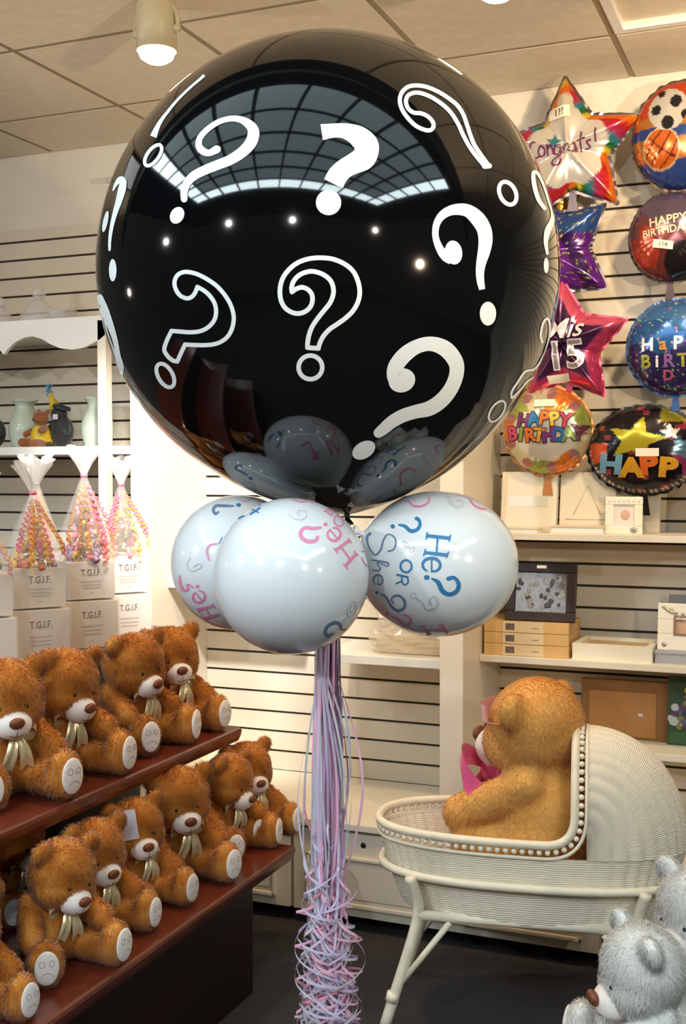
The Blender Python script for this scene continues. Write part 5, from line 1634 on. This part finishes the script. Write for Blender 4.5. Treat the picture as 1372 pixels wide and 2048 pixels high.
def goody(x, y, z, w, d, h, label, bag=False, tall=0.31, seed=0, cols=(0, 1, 2, 3), spread=1.0, rot=ROT):
    t = empty('goody_bag' if bag else 'goody_box', (x, y, z), radians(rot), label, 'gift', 'cellophane goody gifts')
    one('box', M_goody, t, lambda m: m.box(-d / 2, d / 2, -w / 2, w / 2, 0, h, bev=0.002))
    box_text(t, w, d, h)
    if not bag:
        film_box(t, w, d, h)
        return t
    R2 = random.Random(seed)
    for c in cols:
        m = MB()
        for i in range(15):
            q = R2.random() ** 1.3
            zz = h + 0.012 + q * (tall - 0.10)
            rr = (0.05 * (1 - q) + 0.006) * spread
            a = R2.uniform(0, 2 * pi)
            T = Matrix.Translation((rr * cos(a), rr * sin(a), zz)) @ Euler((R2.uniform(0, 3), R2.uniform(0, 3), 0)).to_matrix().to_4x4()
            s = R2.uniform(0.010, 0.016)
            m.ball((0, 0, 0), (s, s * .7, s * .55), 10, 7, T=T)
            m.lathe([(s * .75, s * 1.55), (s * .15, s * .8), (s * .15, -s * .8), (s * .75, -s * 1.55)], 8, T=T @ Matrix.Rotation(pi / 2, 4, 'Y'))
        m.build('sweets', SW[c], t)
    for c in (0, 1):                      # curled ribbons down the front of the bag
        m = MB()
        for i in range(5):
            a0 = R2.uniform(-0.9, 0.9); L = R2.uniform(0.12, tall)
            rows = []
            for k in range(90):
                q = k / 89; zz = h + tall - 0.02 - L * q
                rr = (0.085 * min(1, q * 1.2) + 0.008) * spread
                ph = k * 0.7 + i
                c0 = Vector((rr * cos(a0) + 0.006 * cos(ph), rr * sin(a0) * 1.0 + 0.007 * sin(ph), zz))
                rows.append([c0 + Vector((0, 0, -0.0025)), c0 + Vector((0, 0, 0.0025))])
            m.grid(rows)
        m.build('curled_ribbon', SW[c] if c != 1 else SW[(1 if seed % 2 else 2)], t, fix=False)
    m = MB(); rows = []
    zn = h + tall
    for q in np.linspace(0, 1, 16):
        zz = 0.0 + zn * q
        hw = (w / 2 + 0.006) if zz < h else (w / 2 + 0.006) * (1 - ((zz - h) / (zn - h)) ** 1.1) * (1.0 + 0.10 * sin(pi * min(1, (zz - h) / (zn - h)))) + 0.008
        row = []
        for k in range(48):
            a = 2 * pi * k / 48
            sq = 1 / max(abs(cos(a)), abs(sin(a))); sq = 1 + (min(sq, 1.3) - 1) * (1.0 if zz < h else max(0, 1 - 2.5 * (zz - h)))
            rr = hw * sq * (1 + 0.05 * sin(7 * a + 9 * q + seed) * q)
            row.append((rr * cos(a) * d / w if zz < h else rr * cos(a) * (d / w + (1 - d / w) * q), rr * sin(a), zz))
        rows.append(row)
    m.grid(rows, closed=True); m.build('cellophane_bag', M_cello, t)
    m = MB(); rows = []
    for q in np.linspace(0, 1, 10):
        rows.append([((0.009 + 0.036 * q ** 1.2) * cos(a) * (1 + 0.28 * sin(9 * a + seed) * q) * .8, (0.009 + 0.042 * q ** 1.2) * sin(a) * (1 + 0.28 * sin(11 * a + seed) * q), zn + 0.088 * q * (1 + 0.10 * sin(5 * a + seed))) for a in np.linspace(0, 2 * pi, 72, endpoint=False)])
    m.grid(rows, closed=True, smooth=False); m.build('gathered_top', M_cello_top, t)
    m = MB(); m.lathe([(0.010, -0.006), (0.012, 0), (0.010, 0.006)], 14, T=Matrix.Translation((0, 0, zn))); m.build('tie', SW[0] if seed != 4 else SW[6], t)
    return t
ZT, BHH = 0.963, 0.145
XG = -2.13
ys = [2.80, 3.055, 3.262]
names = ['nearest', 'middle', 'far']
for i, y in enumerate(ys):
    goody(XG, y, ZT, 0.168 if i < 2 else 0.15, 0.13, BHH, ('white T.G.I.F. gift box in clear wrap under the wide pink ribboned bag', 'white T.G.I.F. gift box in clear wrap under the tallest goody bag', 'wrapped white T.G.I.F. gift box at the row end near the white panel')[i])
lb = ['clear goody bag with long pink ribbons and wide gathered top on the stand', 'tallest clear goody bag with dark sweets and a narrow gathered top', 'clear goody bag with pink and green sweets nearest the white panel']
goody(XG, ys[0], ZT + BHH + 0.006, 0.15, 0.12, 0.115, lb[0], True, 0.215, 1, (0, 1, 6, 2))
goody(XG, ys[1], ZT + BHH + 0.006, 0.15, 0.12, 0.115, lb[1], True, 0.265, 2, (3, 0, 5, 1))
goody(XG, ys[2], ZT + BHH + 0.006, 0.135, 0.12, 0.115, lb[2], True, 0.235, 3, (0, 4, 3, 1))
goody(-2.36, 3.12, ZT, 0.12, 0.10, 0.28, 'silvery goody bag with a dark tie standing behind the front row of gifts', True, 0.225, 4, (6, 5), 0.5)
goody(XG, 2.56, ZT, 0.168, 0.13, BHH, 'white T.G.I.F. gift box in clear wrap, cut by the photo edge')
goody(XG, 2.56, ZT + BHH + 0.006, 0.15, 0.12, 0.115, 'clear goody bag with dark sweets, cut by the photo edge', True, 0.19, 5, (3, 4, 1))
